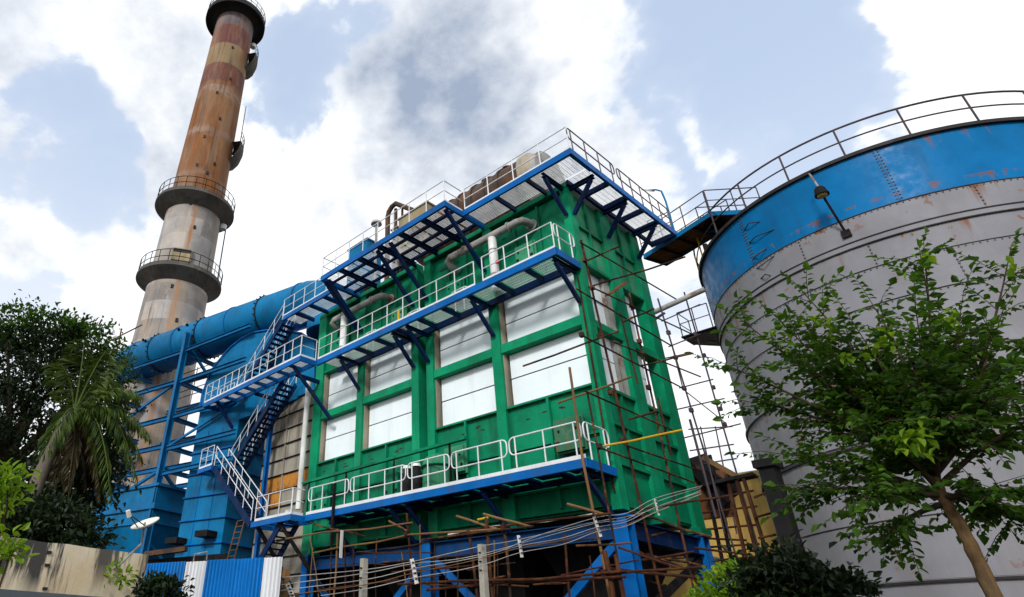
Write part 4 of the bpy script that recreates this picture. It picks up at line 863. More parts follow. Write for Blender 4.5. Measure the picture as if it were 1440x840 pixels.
for p, q, side, w in ((a, b_, s1, 1.3), (b_+d1*.05, c_, s2, 1.15)):
    for o_ in (0, w): rail(BR, p+side*o_+Vector((0, 0, .08)), q+side*o_+Vector((0, 0, .08)), 1.05, n=max(2, round((q-p).length/1.3)), mat='mauve_pole', kick=False)
for px, py in ((986, 345), (1008, 338)):
    p = at(px, py, 2, bz-.15); cv = Vector((TX-p.x, TY-p.y, 0)); dd_ = max(.15, cv.length-TR_+.25); p = p+cv.normalized()*dd_; pbar('prop', 'post_concrete', BR, p, (p.x, p.y, 15.3), .17, .17)
BP = thing('bridge_lamp', 'curved lamp post over the far end of the roof platform', 'lamp post', (1.0, 6.0, 16.76))
q0 = Vector((1.1, 6.05, 16.76))
top = atp(920, 268, q0, -ray(920, 268)); ptube('post', 'blue_duct', BP, [q0, atp(941, 300, q0, nd), atp(936, 283, q0, nd), atp(930, 269, q0, nd), atp(922, 267, q0, nd), atp(911, 268, q0, nd)], .04, 6)
h0 = atp(911, 268, q0, nd); MB().obox(h0, (atp(904, 267, q0, nd)-h0), Vector((.05, .05, 0)), Vector((0, 0, .04))).build('lamp_head', 'pipe_grey', BP)
TB = thing('tie_beam', 'grey pipe beam tying the green casing to the tank above the gap', 'beam', (.7, 5, 13))
ptube('pipe', 'pipe_grey', TB, [at(905, 446, 1, 5.0), tank_pt(1000, 404, .0) if False else at(991, 407, 1, 5.4)], .10, 10); ptube('pipe', 'mauve_pole', TB, [at(920, 450, 1, 5.0), at(935, 440, 1, 5.1)], .05, 6)
TP = thing('tank_side_platform', 'tiny platform with rail on the left side of the tank', 'platform', (1, 8, 12.4))
p = at(1000, 470, 1, 8.6)
MB().add([(p.x-1.0, p.y-.5, p.z), (p.x+.5, p.y-.5, p.z), (p.x+.5, p.y+.6, p.z), (p.x-1.0, p.y+.6, p.z), (p.x-1.0, p.y-.5, p.z+.06), (p.x+.5, p.y-.5, p.z+.06), (p.x+.5, p.y+.6, p.z+.06), (p.x-1.0, p.y+.6, p.z+.06)], BOXF).build('deck', 'dark_steel', TP)
MB().add([(p.x+.3, p.y-.4, p.z-.5), (p.x+.5, p.y-.4, p.z-.5), (p.x+.5, p.y+.5, p.z-.5), (p.x+.3, p.y+.5, p.z-.5), (p.x-.95, p.y-.45, p.z-.003), (p.x+.5, p.y-.45, p.z-.003), (p.x+.5, p.y+.55, p.z-.003), (p.x-.95, p.y+.55, p.z-.003)], BOXF).build('gusset', 'dark_steel', TP)
rail(TP, (p.x-.95, p.y-.45, p.z+.06), (p.x+.3, p.y-.45, p.z+.06), 1.1, n=2, mat='mauve_pole', kick=False); rail(TP, (p.x-.95, p.y-.45, p.z+.06), (p.x-.95, p.y+.55, p.z+.06), 1.1, n=1, mat='mauve_pole', kick=False, ends=(False, True))

# ------------------------------------------------------------------ scaffolding
def coupler(parent, p, mat='dark_pole'): 
    return shared(('cpl', mat), lambda: MB().box(-.06, .06, -.06, .06, -.07, .07), 'coupler', mat, parent, p)
SC = thing('corner_scaffold', 'rusty tube and bamboo scaffold wrapped around the right corner of the green casing', 'scaffold', (.5, 1, 0))
def xpole(pa_, pb_, X, r, mat, ext=(0, 0)):
    a, b_ = at(*pa_, 0, X), at(*pb_, 0, X); ptube('pole', mat, SC, [a-(b_-a)*ext[0], b_+(b_-a)*ext[1]], r, 7); return a, b_
def ypole(pa_, pb_, Y, r, mat, parent=None, ext=(0, 0)):
    a, b_ = at(*pa_, 1, Y), at(*pb_, 1, Y); e0, e1 = a-(b_-a)*ext[0], b_+(b_-a)*ext[1]; bend = (e1-e0).length*.012
    ptube('pole', mat, parent or SC, [e0, e0.lerp(e1, .35)+rv0(bend), e0.lerp(e1, .7)+rv0(bend), e1], [r*1.06, r*1.02, r*.98, r*.92], 7); return a, b_
def rv0(s_): return Vector((random.uniform(-s_, s_), random.uniform(-s_, s_), random.uniform(-s_, s_)))
xpole((817, 338), (921, 800), .5, .036, 'rust_pole', (0, .3)); xpole((884.8, 412), (954.8, 733), .5, .034, 'dark_pole', (0, .7)); xpole((826, 552), (871, 800), .5, .028, 'dark_pole', (0, .5))
xpole((872, 440), (897, 540), .55, .028, 'dark_pole'); xpole((925, 560), (944, 640), .5, .035, 'rust_pole')
ypole((801, 517), (851, 800), -1.75, .036, 'bamboo', ext=(0, .4))
for pa_, pb_ in (((816, 341), (952, 421.6)), ((810, 406), (945, 487)), ((831, 403.6), (975, 471)), ((817, 471), (956, 544)), ((862, 481), (985, 530)), ((821.7, 550), (950, 607)), ((840, 628.6), (976, 678.6)), ((878.6, 626), (990, 664))):
    a, b_ = xpole(pa_, pb_, .56, .027, 'dark_pole')
for pa_, pb_, X_, mt in (((826, 366.5), (871, 347), .3, 'dark_pole'), ((806, 411), (963.7, 361.4), .3, 'dark_pole'), ((735.6, 515), (870, 466), -.9, 'dark_pole'), ((784.8, 566.7), (888, 529.8), -.9, 'bamboo'), ((850, 627), (959.5, 604.8), -.5, 'yellow_pole'), ((876, 453), (920, 434), .3, 'dark_pole'), ((884, 590), (925, 578), .8, 'rust_pole'), ((900, 515), (975, 497), 2.2, 'dark_pole')):
    ypole(pa_, pb_, X_, .03, mt)
for px, py in ((822, 366), (833, 405), (843, 473), (858, 552), (875, 620), (888, 430), (899, 480), (912, 545), (930, 610), (843, 628), (818, 471)): coupler(SC, at(px, py, 0, .53))
pbar('plank', 'wood_deck', SC, at(855, 415, 0, .3), at(880, 397, 0, .3), .25, .05)
SB = thing('gap_scaffold', 'thin tall scaffold poles in the bright gap between casing and tank', 'scaffold', (.5, 6, 0))
def gp(pa_, pb_, X, r=.03, ext=(0, 0), mat='mauve_pole'):
    a, b_ = at(*pa_, 0, X), at(*pb_, 0, X); ptube('pole', mat, SB, [a-(b_-a)*ext[0], b_+(b_-a)*ext[1]], r, 6)
gp((925, 420), (1003, 677), .5, ext=(0, .6)); gp((962, 411), (1038, 673), .5, ext=(0, .6)); gp((985, 600), (1003, 680), .6, .022, (0, .8)); gp((1006, 600), (1022, 680), .6, .022, (0, .8)); gp((970, 590), (986, 650), .7, .04, (0, 1.2))
for pa_, pb_ in (((935, 504), (973, 496)), ((952, 576), (1019, 560.5)), ((955, 546), (1003, 533.6)), ((962, 616), (1042, 596)), ((930, 452), (985, 428)), ((940, 488), (985, 470)), ((968, 604), (1030, 600)), ((970, 634), (1032, 625)), ((972, 655), (1036, 645))):
    a, b_ = at(*pa_, 1, 6.2), at(*pb_, 1, 6.4); ptube('pole', 'mauve_pole', SB, [a, b_], .024, 6)
for px, py in ((940, 468), (950, 503), (962, 546), (972, 577), (978, 470), (990, 500), (1003, 545), (1013, 575), (1019, 597)): coupler(SB, at(px, py, 0, .5), 'mauve_pole')
gp((945, 487), (960, 545), .52, .02); gp((956, 544), (1019, 594), .5, .02); gp((975, 471), (985, 480), .5, .02)

LS = thing('low_scaffold', 'rusty scaffold tubes and bamboo in front of the blue legs', 'scaffold', (-6, -2.2, 0))
for pa_, pb_, r, mt in (((572, 722), (577, 836), .035, 'rust_pole'), ((475, 744), (470, 838), .035, 'bamboo'), ((466, 770), (462, 838), .025, 'dark_pole'), ((497, 765), (498, 815), .03, 'rust_pole'), ((660, 750), (669, 838), .04, 'rust_pole'), ((684, 728), (694, 838), .045, 'rust_pole'), ((708, 735), (716, 838), .04, 'dark_pole'),
        ((436, 755), (447, 838), .02, 'bamboo'), ((440, 770), (434, 838), .02, 'bamboo'), ((850, 775), (862, 838), .06, 'rust_pole'), ((866, 780), (876, 838), .05, 'rust_pole')):
    ypole(pa_, pb_, -2.2, r, mt, LS, (0, .8))
for pa_, pb_, r, mt, Y in (((436, 735), (515, 755), .03, 'dark_pole', -1.9), ((402, 758), (580, 735), .03, 'bamboo', -2.25), ((440, 778), (580, 751), .03, 'bamboo', -2.25), ((578, 752), (700, 744), .03, 'bamboo', -2.3), ((594, 759), (750, 740), .028, 'dark_pole', -2.3), ((547, 733), (575, 748), .03, 'bamboo', -2.1), ((642, 726), (706, 746), .035, 'bamboo', -2.1), ((680, 723), (747, 741), .035, 'bamboo', -2.0), ((798, 709), (852, 724), .035, 'bamboo', -1.9), ((640, 748), (860, 722), .03, 'rust_pole', -2.0), ((672, 731), (686, 728), .03, 'yellow_pole', -2.2),
        ((560, 822), (880, 803), .035, 'rust_pole', -2.3), ((600, 830), (880, 811), .035, 'rust_pole', -2.3), ((630, 752), (840, 722), .02, 'pipe_white', -1.7), ((420, 836), (560, 815), .03, 'rust_pole', -2.3), ((860, 800), (1000, 815), .035, 'rust_pole', -1.0), ((870, 770), (960, 800), .03, 'rust_pole', -.8), ((885, 720), (1000, 755), .035, 'dark_pole', .5), ((905, 715), (1010, 700), .03, 'rust_pole', .9)):
    ypole(pa_, pb_, Y, r, mt, LS)
for k in range(26):
    x = random.uniform(430, 880); y = random.uniform(738, 800)
    if random.random() < .45: ypole((x, y), (x+random.uniform(-3, 8), 838), random.uniform(-2.2, -.6), random.uniform(.018, .034), random.choice(('rust_pole', 'dark_pole', 'bamboo')), LS, (0, .6))
    else:
        L_ = random.uniform(40, 170); sl_ = random.uniform(-.22, .04) if random.random() < .8 else .4
        ypole((x, y+25), (x+L_, y+25+sl_*L_), random.uniform(-2.3, -.7), random.uniform(.016, .032), random.choice(('rust_pole', 'dark_pole', 'dark_pole')), LS)
for k in range(9):
    x = random.uniform(885, 985); y = random.uniform(752, 815); ypole((x, y), (x+random.uniform(30, 90), y+random.uniform(-16, 26)), random.uniform(.4, 2.2), .03, random.choice(('rust_pole', 'dark_pole')), LS)
for px, py in ((572, 750), (660, 750), (685, 745), (708, 742), (665, 822), (690, 820), (714, 818), (850, 806)): coupler(LS, at(px, py, 1, -2.24), 'rust_pole')
WB = ypole((481, 746), (479, 785), -2.35, .001, 'cloth_white', LS)
pbar('hanging_board', 'cloth_white', LS, at(481, 746, 1, -2.4), at(479, 785, 1, -2.4), .02, .12)

# ------------------------------------------------------------------ cables in front
pL = atd(400, 830, 13); pR = Vector((1.6, 4.4, 6)); cd = (pR-pL); cd.z = 0; cd.normalize(); cn = Vector((cd.y, -cd.x, 0))
CB = thing('cable_bundle', 'sagging pale cables with white spacers across the front of the blue legs', 'cables', (pL.x, pL.y, 2))
def cpt(x, y): return atp(x, y, pL, cn)
strands = [[(380, 816), (400, 812), (516, 801), (580, 790), (640, 776.6), (683, 767), (730, 759), (838, 734), (880, 727), (920, 716), (985, 690)],
           [(380, 826), (400, 822), (516, 806), (580, 793), (640, 787), (683, 778), (730, 765), (838, 736), (880, 731), (920, 707), (985, 686)],
           [(380, 834), (400, 830), (516, 815), (580, 800), (640, 790), (683, 781), (730, 768), (790, 757), (838, 742), (880, 734), (920, 714), (985, 692)],
           [(380, 842), (400, 838), (516, 822), (580, 806), (640, 794), (683, 784), (730, 771), (790, 760), (838, 746), (880, 738), (920, 720), (985, 694)],
           [(450, 838), (516, 828), (580, 813), (640, 803), (683, 793), (730, 777.5), (790, 766), (838, 748), (880, 740), (920, 721), (985, 695)],
           [(700, 776), (760, 752), (838, 728), (880, 722), (920, 701), (985, 684)]]
for i, st in enumerate(strands):
    pts = [cpt(*p) for p in st]; fine = []
    for k in range(len(pts)-1):
        p_1, p_0, p1_, p2_ = pts[max(k-1, 0)], pts[k], pts[k+1], pts[min(k+2, len(pts)-1)]
        for q in range(4):
            t_ = q/4; fine.append(.5*((2*p_0)+(p1_-p_1)*t_+(2*p_1-5*p_0+4*p1_-p2_)*t_*t_+(3*p_0-p_1-3*p1_+p2_)*t_**3))
    fine.append(pts[-1]); ptube('strand', 'bamboo' if i == 3 else 'cable_grey', CB, [p+cn*.01*i for p in fine], .0075, 5)
for (x0, y0), (x1, y1) in (((579, 786), (586, 821)), ((729, 753), (734, 784)), ((835, 726), (845, 755)), ((921, 702), (927, 725)), ((404, 821), (412, 842))):
    a, b_ = cpt(x0, y0), cpt(x1, y1); sp = pbar('spacer', 'cloth_white', CB, a, b_, .025, .085)
    for k in range(4): p = a.lerp(b_, .15+.22*k); MB().obox(p+cn*.02, cd*.02, cn*.012, Vector((0, 0, .012))).build('clip', 'dark_steel', sp)
for i, (x, y, w) in enumerate(((516, 785, .135), (682, 765, .16), (403, 800, .12))):
    p = cpt(x, y)-cn*.12 if i != 2 else atd(x, y, 13.2)
    q = MB().add([(-w/2, -w/2, 0), (w/2, -w/2, 0), (w/2, w/2, 0), (-w/2, w/2, 0), (-w*.42, -w*.42, p.z), (w*.42, -w*.42, p.z), (w*.42, w*.42, p.z), (-w*.42, w*.42, p.z)], BOXF)
    PO = thing('fence_post', ['weathered concrete post left of centre at the bottom edge', 'tall weathered concrete post beside the red scaffold tube', 'short brown post next to the blue and white fence'][i], 'post', (p.x, p.y, 0), 'posts in front of the blue legs')
    po = q.build('shaft', ['post_concrete', 'post_concrete', 'bamboo'][i], PO, origin=(0, 0, 0)); po.location = (0, 0, 0)
    for k in (.5, 1.0, 1.5): pbar('staple', 'dark_steel', PO, (p.x-.03, p.y-w/2-.01, max(.2, p.z-k*.35)), (p.x+.03, p.y-w/2-.01, max(.2, p.z-k*.35)), .02, .02)

# ------------------------------------------------------------------ things behind the gap on the right
YH = thing('yellow_building', 'yellow rendered building seen through the gap beside the tank', 'building', (-1, 17, 0))
wy = 16.0; x0, x1 = at(940, 700, 1, wy).x, at(1130, 700, 1, wy).x
zt = at(1010, 678, 1, wy).z
pbox('wall', 'yellow_wall', YH, x0-9, x1+2, wy, wy+6, 1.0, zt); pbox('parapet', 'yellow_wall', YH, x0-9.1, x1+2.1, wy-.1, wy+6.1, zt+.002, zt+.25); pbox('plinth', 'orange_wall', YH, x0-9.05, x1+2.05, wy-.05, wy+6.05, 0, .998)
for k in range(5):
    xx = x0-8+k*2.9; wd = pbox('window', 'glass', YH, xx, xx+1.2, wy-.02, wy+.1, 3.2, 4.8); pbox('sill', 'post_concrete', wd, xx-.1, xx+1.3, wy-.15, wy-.022, 3.05, 3.18)
    pbox('frame', 'pipe_white', wd, xx+.57, xx+.63, wy-.05, wy-.021, 3.2, 4.8)
OB = thing('orange_block', 'orange brown block wall seen under the casing, right side', 'wall', (-2, 8, 0))
pbox('wall', 'orange_wall', OB, -1.7, -.9, 7.0, 7.4, 0, 4.6); pbox('wall', 'orange_wall', OB, -.2, .5, 7.0, 7.4, 0, 3.4); pbox('coping', 'post_concrete', OB, -1.75, -.85, 6.95, 7.45, 4.602, 4.7)
TW = thing('rusty_rack', 'rusty lattice rack of pipes and posts between casing and tank foot', 'pipe rack', (1.6, 6.2, 0))
for (xa, ya), (xb, yb) in (((992, 672), (1018, 800)), ((1003, 668), (1034, 812)), ((1022, 668), (1050, 790)), ((1034, 668), (1062, 770)), ((1044, 668), (1085, 800)), ((998, 640), (1012, 700))):
    a, b_ = at(xa, ya, 1, 5.6), at(xb, yb, 1, 5.6); pbar('upright', 'rust_pole' if xa > 1010 else 'dark_steel', TW, a, b_+(b_-a)*.6, .09, .09)
for (xa, ya), (xb, yb) in (((985, 705), (1060, 690)), ((985, 722), (1065, 712)), ((990, 745), (1066, 738)), ((992, 770), (1068, 765)), ((985, 757), (1050, 760)), ((990, 790), (1075, 782)), ((1060, 700), (1085, 690)), ((1062, 728), (1090, 720)), ((1066, 757), (1092, 752))):
    ptube('rung', 'rust_pole', TW, [at(xa, ya, 1, 5.5), at(xb, yb, 1, 5.7)], .035, 6)
pbar('deck', 'dark_steel', TW, at(990, 684, 1, 5.6), at(1062, 668, 1, 5.8), .5, .10)
TC = thing('dark_stanchion', 'thick black steel stanchion with cap standing against the tank', 'post', (2.2, 4.6, 0))
a, b_ = at(1076, 660, 1, 4.2), at(1118, 790, 1, 4.2); a.y = b_.y; sh = Vector((0, 0, 0))
pbar('stanchion', 'dark_steel', TC, (a.x+.1, 4.2, a.z), (a.x+.1, 4.2, 0), .42, .5); pbox('cap', 'dark_steel', TC, a.x-.2, a.x+.4, 3.85, 4.55, a.z+.002, a.z+.22)
SR = thing('shed_roof', 'small dark lean-to roof with pale edge at the back of the casing', 'roof', (0, 6.3, 6.6))
q = [at(968, 645, 1, 6.0), at(990, 638, 1, 6.6), at(1036, 672, 1, 6.6), at(1010, 690, 1, 5.6)]
MB().add(q+[p-Vector((0, 0, .5)) for p in q], BOXF).build('roof_slab', 'dark_steel', SR); pbar('fascia', 'bamboo', SR, at(988, 643, 1, 5.55), at(1040, 672, 1, 5.55), .05, .16)
pbox('side', 'wood_deck', SR, q[0].x-.2, q[0].x+1.0, 6.2, 6.3, q[0].z-2.0, q[0].z-.5)

# ------------------------------------------------------------------ boundary wall, dish, corrugated fence
w0, w1 = atd(0, 754, 11.6), atd(209.5, 780.5, 12.5); wdv = (w1-w0); wdv.z = 0; wdv.normalize(); wn = Vector((wdv.y, -wdv.x, 0))
if wn.dot(Vector(CP)-w0) < 0: wn = -wn
BW = thing('boundary_wall', 'stained old boundary wall in the lower left corner', 'wall', ((w0.x+w1.x)/2, (w0.y+w1.y)/2, 0))
ws = w0-wdv*6; zt = (w0.z+w1.z)/2
def wbox(name, mat, a, b_, z0, z1, t0, t1):
    A = a-wn*t0; B = b_-wn*t0; A2 = a-wn*t1; B2 = b_-wn*t1
    return MB().add([(v.x, v.y, z) for z in (z0, z1) for v in (A, B, B2, A2)], BOXF).build(name, mat, BW)
nseg = 24; mb = MB()
mb.add([((ws+(w1-ws)*(i/nseg)-wn*t_).x, (ws+(w1-ws)*(i/nseg)-wn*t_).y, z+(0 if z < 1 else random.uniform(-.012, .012))) for t_ in (0, .25) for z in (0, zt) for i in range(nseg+1)],
       [(i, i+1, nseg+2+i, nseg+1+i) for i in range(nseg)]+[(2*(nseg+1)+i, 3*(nseg+1)+i, 3*(nseg+1)+i+1, 2*(nseg+1)+i+1) for i in range(nseg)]+[(nseg+1+i, nseg+2+i, 3*(nseg+1)+i+1, 3*(nseg+1)+i) for i in range(nseg)]
       +[(nseg, nseg+2*(nseg+1), nseg+3*(nseg+1), nseg+nseg+1), (0, nseg+1, 3*(nseg+1), 2*(nseg+1))]).build('render_face', 'old_render', BW)
wbox('plinth', 'plinth', ws, w1-wdv*.2, 0, 2.19, -.35, -.003)
for x, y in ((69, 777), (66, 795), (63, 828)): p = atp(x, y, w0, wn); MB().obox(p, wdv*.035, wn*.02, Vector((0, 0, .02))).build('weep_hole', 'dark_gap', BW)
SD = thing('satellite_dish', 'cream satellite dish on a bent arm fixed to the boundary wall', 'satellite dish', atp(160, 800, w0, wn))
pd = w0+wn*.35
base = atp(160, 800, w0, wn)-wn*.02; el = atp(199, 765, w0+wn*.3, wn); dc = atp(204, 735, w0+wn*.45, wn)
ptube('arm', 'pipe_grey', SD, [base, base+wn*.2+Vector((0, 0, .05)), el, dc-Vector((0, 0, .0))], .02, 7)
# a shallow bowl seen nearly edge on
nrm = Vector((.25, -.25, 1)).normalized(); nrm = (Vector((0, 0, 1))*.9+(-Vector((ray(204, 735)))).normalized()*.13-wdv*.46).normalized()
ex = nrm.cross(Vector((0, 0, 1))).normalized(); ey = nrm.cross(ex); Rr = .235
vs = [dc+nrm*(-.0)]; ring = []
bv = [tuple(dc-nrm*.07)]; bf = []
for j in range(1, 6):
    for k in range(28):
        a = 2*math.pi*k/28; r_ = Rr*j/5; bv.append(tuple(dc+ex*r_*math.cos(a)+ey*r_*math.sin(a)+nrm*(-.07+.07*(j/5)**2)))
bf += [(0, 1+k, 1+(k+1) % 28) for k in range(28)]
for j in range(4): bf += [(1+j*28+k, 1+(j+1)*28+k, 1+(j+1)*28+(k+1) % 28, 1+j*28+(k+1) % 28) for k in range(28)]
nb = len(bv); bv2 = [tuple(Vector(v)-nrm*.012) for v in bv]
MB().add(bv+bv2, bf+[tuple(i+nb for i in f[::-1]) for f in bf]+[(1+4*28+k, 1+4*28+(k+1) % 28, nb+1+4*28+(k+1) % 28, nb+1+4*28+k) for k in range(28)]).build('dish', 'dish_cream', SD, smooth=True)
lnb = atp(181, 723, w0+wn*.45, wn)
for s_ in (-1, 1): ptube('feed_arm', 'dark_steel', SD, [lnb, dc+ex*s_*.12-Vector((0, 0, .10))], .009, 5)
MB().tube([lnb-nrm*.05, lnb+nrm*.06], .04, 10).build('feed_horn', 'dish_cream', SD, smooth=True)
f0, f1 = atd(204, 794, 15.2), atd(396, 783, 12.6); fd = (f1-f0); fd.z = 0; FL = fd.length; fd.normalize(); fn = Vector((fd.y, -fd.x, 0))
if fn.dot(Vector(CP)-f0) < 0: fn = -fn
FZ = [f0.z, f1.z]
FE = thing('corrugated_fence', 'blue and white corrugated sheet fence at the bottom left', 'fence', ((f0.x+f1.x)/2, (f0.y+f1.y)/2, 0))
def fparam(px): 
    p = atp(px, 790, f0, fn); return (p-f0).dot(fd)
cuts = [-.3, fparam(262), fparam(291), fparam(331), fparam(372), fparam(396)]
for i in range(5):
    a, b_ = cuts[i]+.004, cuts[i+1]-.004; pit = .09; n_ = max(4, int((b_-a)/pit*6)); mb = MB(); vs = []; 
    dz = random.uniform(-.01, .015)
    for k in range(n_+1):
        s_ = a+(b_-a)*k/n_; ph = (s_/pit) % 1; hgt = .022*max(-1, min(1, 2.2*math.sin(2*math.pi*ph)))+(.012 if i % 2 else 0); z1 = FZ[0]+(FZ[1]-FZ[0])*s_/FL+dz
        p = f0+fd*s_+fn*hgt; vs += [(p.x, p.y, .15), (p.x, p.y, z1)]
    m_ = len(vs); vs += [(v[0]-fn.x*.003, v[1]-fn.y*.003, v[2]) for v in vs]
    fs = [(2*k, 2*k+2, 2*k+3, 2*k+1) for k in range(n_)]+[(m_+2*k, m_+2*k+1, m_+2*k+3, m_+2*k+2) for k in range(n_)]+[(2*k+1, 2*k+3, m_+2*k+3, m_+2*k+1) for k in range(n_)]
    MB().add(vs, fs).build('sheet', ['corr_blue', 'corr_white', 'corr_blue', 'corr_blue', 'corr_white'][i], FE)
for z in (.8, 2.3): pbar('fence_rail', 'dark_steel', FE, f0-fn*.06+Vector((0, 0, z-f0.z)), f1-fn*.06+Vector((0, 0, z-f1.z)), .05, .05)
for s_ in (.1, FL/2, FL-.1): p = f0+fd*s_-fn*.12; pbar('fence_post', 'dark_steel', FE, (p.x, p.y, 0), (p.x, p.y, 2.7), .06, .06)
LK2 = ptube('wire_hook', 'pipe_grey', None, [f0+fd*fparam(272)+Vector((0, 0, .0)), f0+fd*fparam(272)+Vector((0, 0, .14)), f0+fd*fparam(290)+Vector((0, 0, .17)), f0+fd*fparam(290)+Vector((0, 0, .03))], .015, 5); tag(LK2, 'bent grey wire loop on top of the corrugated fence', 'wire')

# ------------------------------------------------------------------ plants
def leaf_mesh(name, mat, parent, P, D, Nn, L, Wd, origin=None, fold=.25):
    """many small pointed leaves: P base points, D directions, Nn normals"""
    P = np.asarray(P); D = np.asarray(D); Nn = np.asarray(Nn); L = np.asarray(L)[:, None]; Wd = np.asarray(Wd)[:, None]
    D = D/np.linalg.norm(D, axis=1, keepdims=True); Sx = np.cross(D, Nn); Sx /= np.linalg.norm(Sx, axis=1, keepdims=True)+1e-9; U = np.cross(Sx, D)
    v = np.stack([P, P+D*L*.42+Sx*Wd*.5+U*Wd*fold, P+D*L*.5-U*L*.02, P+D*L*.42-Sx*Wd*.5+U*Wd*fold, P+D*L-U*L*.14, P+D*L*.78+Sx*Wd*.27+U*Wd*.08, P+D*L*.78-Sx*Wd*.27+U*Wd*.08], 1).reshape(-1, 3)
    n = len(P); b0 = np.arange(n)*7
    f = np.concatenate([np.stack([b0, b0+1, b0+2], 1), np.stack([b0, b0+2, b0+3], 1)]); f4 = np.concatenate([np.stack([b0+1, b0+5, b0+4, b0+2], 1), np.stack([b0+2, b0+4, b0+6, b0+3], 1)])
    c = np.array(origin if origin is not None else v.mean(0)); me = bpy.data.meshes.new(name); me.from_pydata((v-c).tolist(), [], f.tolist()+f4.tolist()); me.materials.append(MATS[mat])
    return link(bpy.data.objects.new(name, me), parent, c)
def rv3(s=1.0): return Vector(rng.normal(0, s, 3))
# --- young broad-leaved tree in front of the tank
YT = thing('broadleaf_tree', 'young broad-leaved tree with slanting trunk in front of the tank', 'tree', (0, 0, 0))
tb = atd(1408, 870, 6.6); tb.z = 0
WL[YT.name] = tb.copy(); YT.location = tb
fk = atd(1322, 692, 6.9); k1 = atd(1365, 765, 6.75); k0 = atd(1398, 838, 6.65)
tkp = [tb, k0, k1, fk, atd(1306, 655, 6.95), atd(1300, 610, 7.0)]; tkr = [.062, .050, .046, .040, .034, .028]; tq, tr2 = [], []
for k in range(5):
    for q in range(8): u_ = q/8; tq.append(tkp[k].lerp(tkp[k+1], u_)+rv3(.004)); tr2.append((tkr[k]+(tkr[k+1]-tkr[k])*u_)*random.uniform(.93, 1.09))
MB().tube(tq+[tkp[-1]], tr2+[.03], 14).build('trunk', 'trunk_warm', YT, smooth=True)
targets = [(1300, 352, 7.1), (1418, 367, 7.3), (1130, 412, 6.9), (1040, 448, 6.7), (1028, 516, 6.6), (1058, 566, 6.8), (1108, 640, 6.6), (1130, 690, 6.3), (1225, 700, 6.2), (1445, 475, 7.4), (1450, 590, 7.0), (1440, 690, 6.6), (1225, 425, 7.4), (1175, 520, 6.5), (1350, 445, 6.6), (1285, 520, 6.3), (1220, 600, 6.1), (1400, 545, 6.3), (1250, 760, 7.6), (1400, 720, 7.6), (1330, 590, 6.2), (1120, 500, 7.2), (1150, 580, 7.3), (1330, 500, 7.6), (1250, 500, 7.7), (1400, 620, 7.7), (1200, 670, 7.6), (1450, 740, 7.6), (1100, 455, 6.4), (1260, 640, 6.6), (1430, 520, 7.0), (1375, 500, 7.0), (1210, 470, 6.6), (1290, 450, 6.7), (1180, 560, 6.9), (1255, 560, 6.9), (1350, 560, 6.9), (1310, 480, 6.4), (1150, 480, 6.7), (1400, 470, 6.8)]
LP, LD_, LN, LL, LWd = [], [], [], [], []; tw = MB(); nbr = []
def add_leaf(p, d, L):
    n_ = Vector((0, 0, 1))+rv3(.6); LP.append(tuple(p)); LD_.append(tuple(d)); LN.append(tuple(n_)); LL.append(L); LWd.append(L*random.uniform(.55, .72))
for i, (x, y, ds) in enumerate(targets):
    e = atd(x, y, ds); s = fk.lerp(atd(1303, 620, 7.0), random.random()) if y < 640 else k1.lerp(fk, random.uniform(.75, 1))
    mid = s.lerp(e, .5)+Vector((0, 0, .12*(e-s).length))*(1 if y > 520 else -.3)+rv3(.05)
    pts = [s.lerp(mid, t_).lerp(mid.lerp(e, t_), t_) for t_ in np.linspace(0, 1, 9)]
    MB().tube(pts, list(np.linspace(.026 if i < 20 else .017, .004, 9)), 7).build('branch', 'trunk', YT, smooth=True)
    Lb = (e-s).length
    for t_ in np.linspace(.30, 1.0, 20):
        k = min(7, int(t_*8)); base = pts[k].lerp(pts[k+1], t_*8-k); dr_ = (pts[k+1]-pts[k]).normalized()
        sd_ = (rv3(1)-dr_*0).normalized(); sd_.z *= .35; dv = (dr_*.7+sd_*1.0+Vector((0, 0, .04))).normalized() if t_ < .99 else dr_
        ln = random.uniform(.22, .52)*(1.15-.35*t_); tip = base+dv*ln-Vector((0, 0, .05))
        tw.tube([base, base.lerp(tip, .5)+Vector((0, 0, .03)), tip], [.004, .003, .002], 4)
        nl = int(ln/.030)
        for q in range(nl):
            u_ = (q+.8)/nl; p = base.lerp(tip, u_); sx = dv.cross(Vector((0, 0, 1))); 
            if sx.length < .05: sx = Vector((1, 0, 0))
            sx.normalize(); sg = 1 if q % 2 else -1
            d_ = (dv*.45+sx*sg*.8+Vector((0, 0, -.28))+rv3(.18)).normalized(); add_leaf(p, d_, random.uniform(.05, .105)*(1.05-.25*u_))
        add_leaf(tip, (dv+Vector((0, 0, -.2))).normalized(), .10)
tw.build('twigs', 'trunk', YT); YT.children[-1]['kind'] = 'stuff'
order = sorted(range(len(LP)), key=lambda i: (Vector(LP[i])-Vector(CP)).length/LL[i]); near = set(order[:300]); far = [i for i in range(len(LP)) if i not in near]
pick = lambda A: [A[i] for i in far]
lm = leaf_mesh('crown', 'leaf_mid', YT, pick(LP), pick(LD_), pick(LN), pick(LL), pick(LWd)); lm['kind'] = 'stuff'
proto = leaf_mesh('leaf', 'leaf_mid', None, [(0, 0, 0)], [(1, 0, 0)], [(0, 0, 1)], [1], [.62], origin=(0, 0, 0)); pme = proto.data; COL.objects.unlink(proto); bpy.data.objects.remove(proto)
for i in sorted(near):
    d = Vector(LD_[i]).normalized(); sx = d.cross(Vector(LN[i])).normalized(); u_ = sx.cross(d)
    lo_ = link(bpy.data.objects.new('leaf', pme), YT, LP[i]); lo_.rotation_euler = Matrix((d, -sx, u_)).transposed().to_euler(); lo_.scale = (LL[i],)*3
sel = [i for i in range(len(LP)) if random.random() < .0]
BT = []
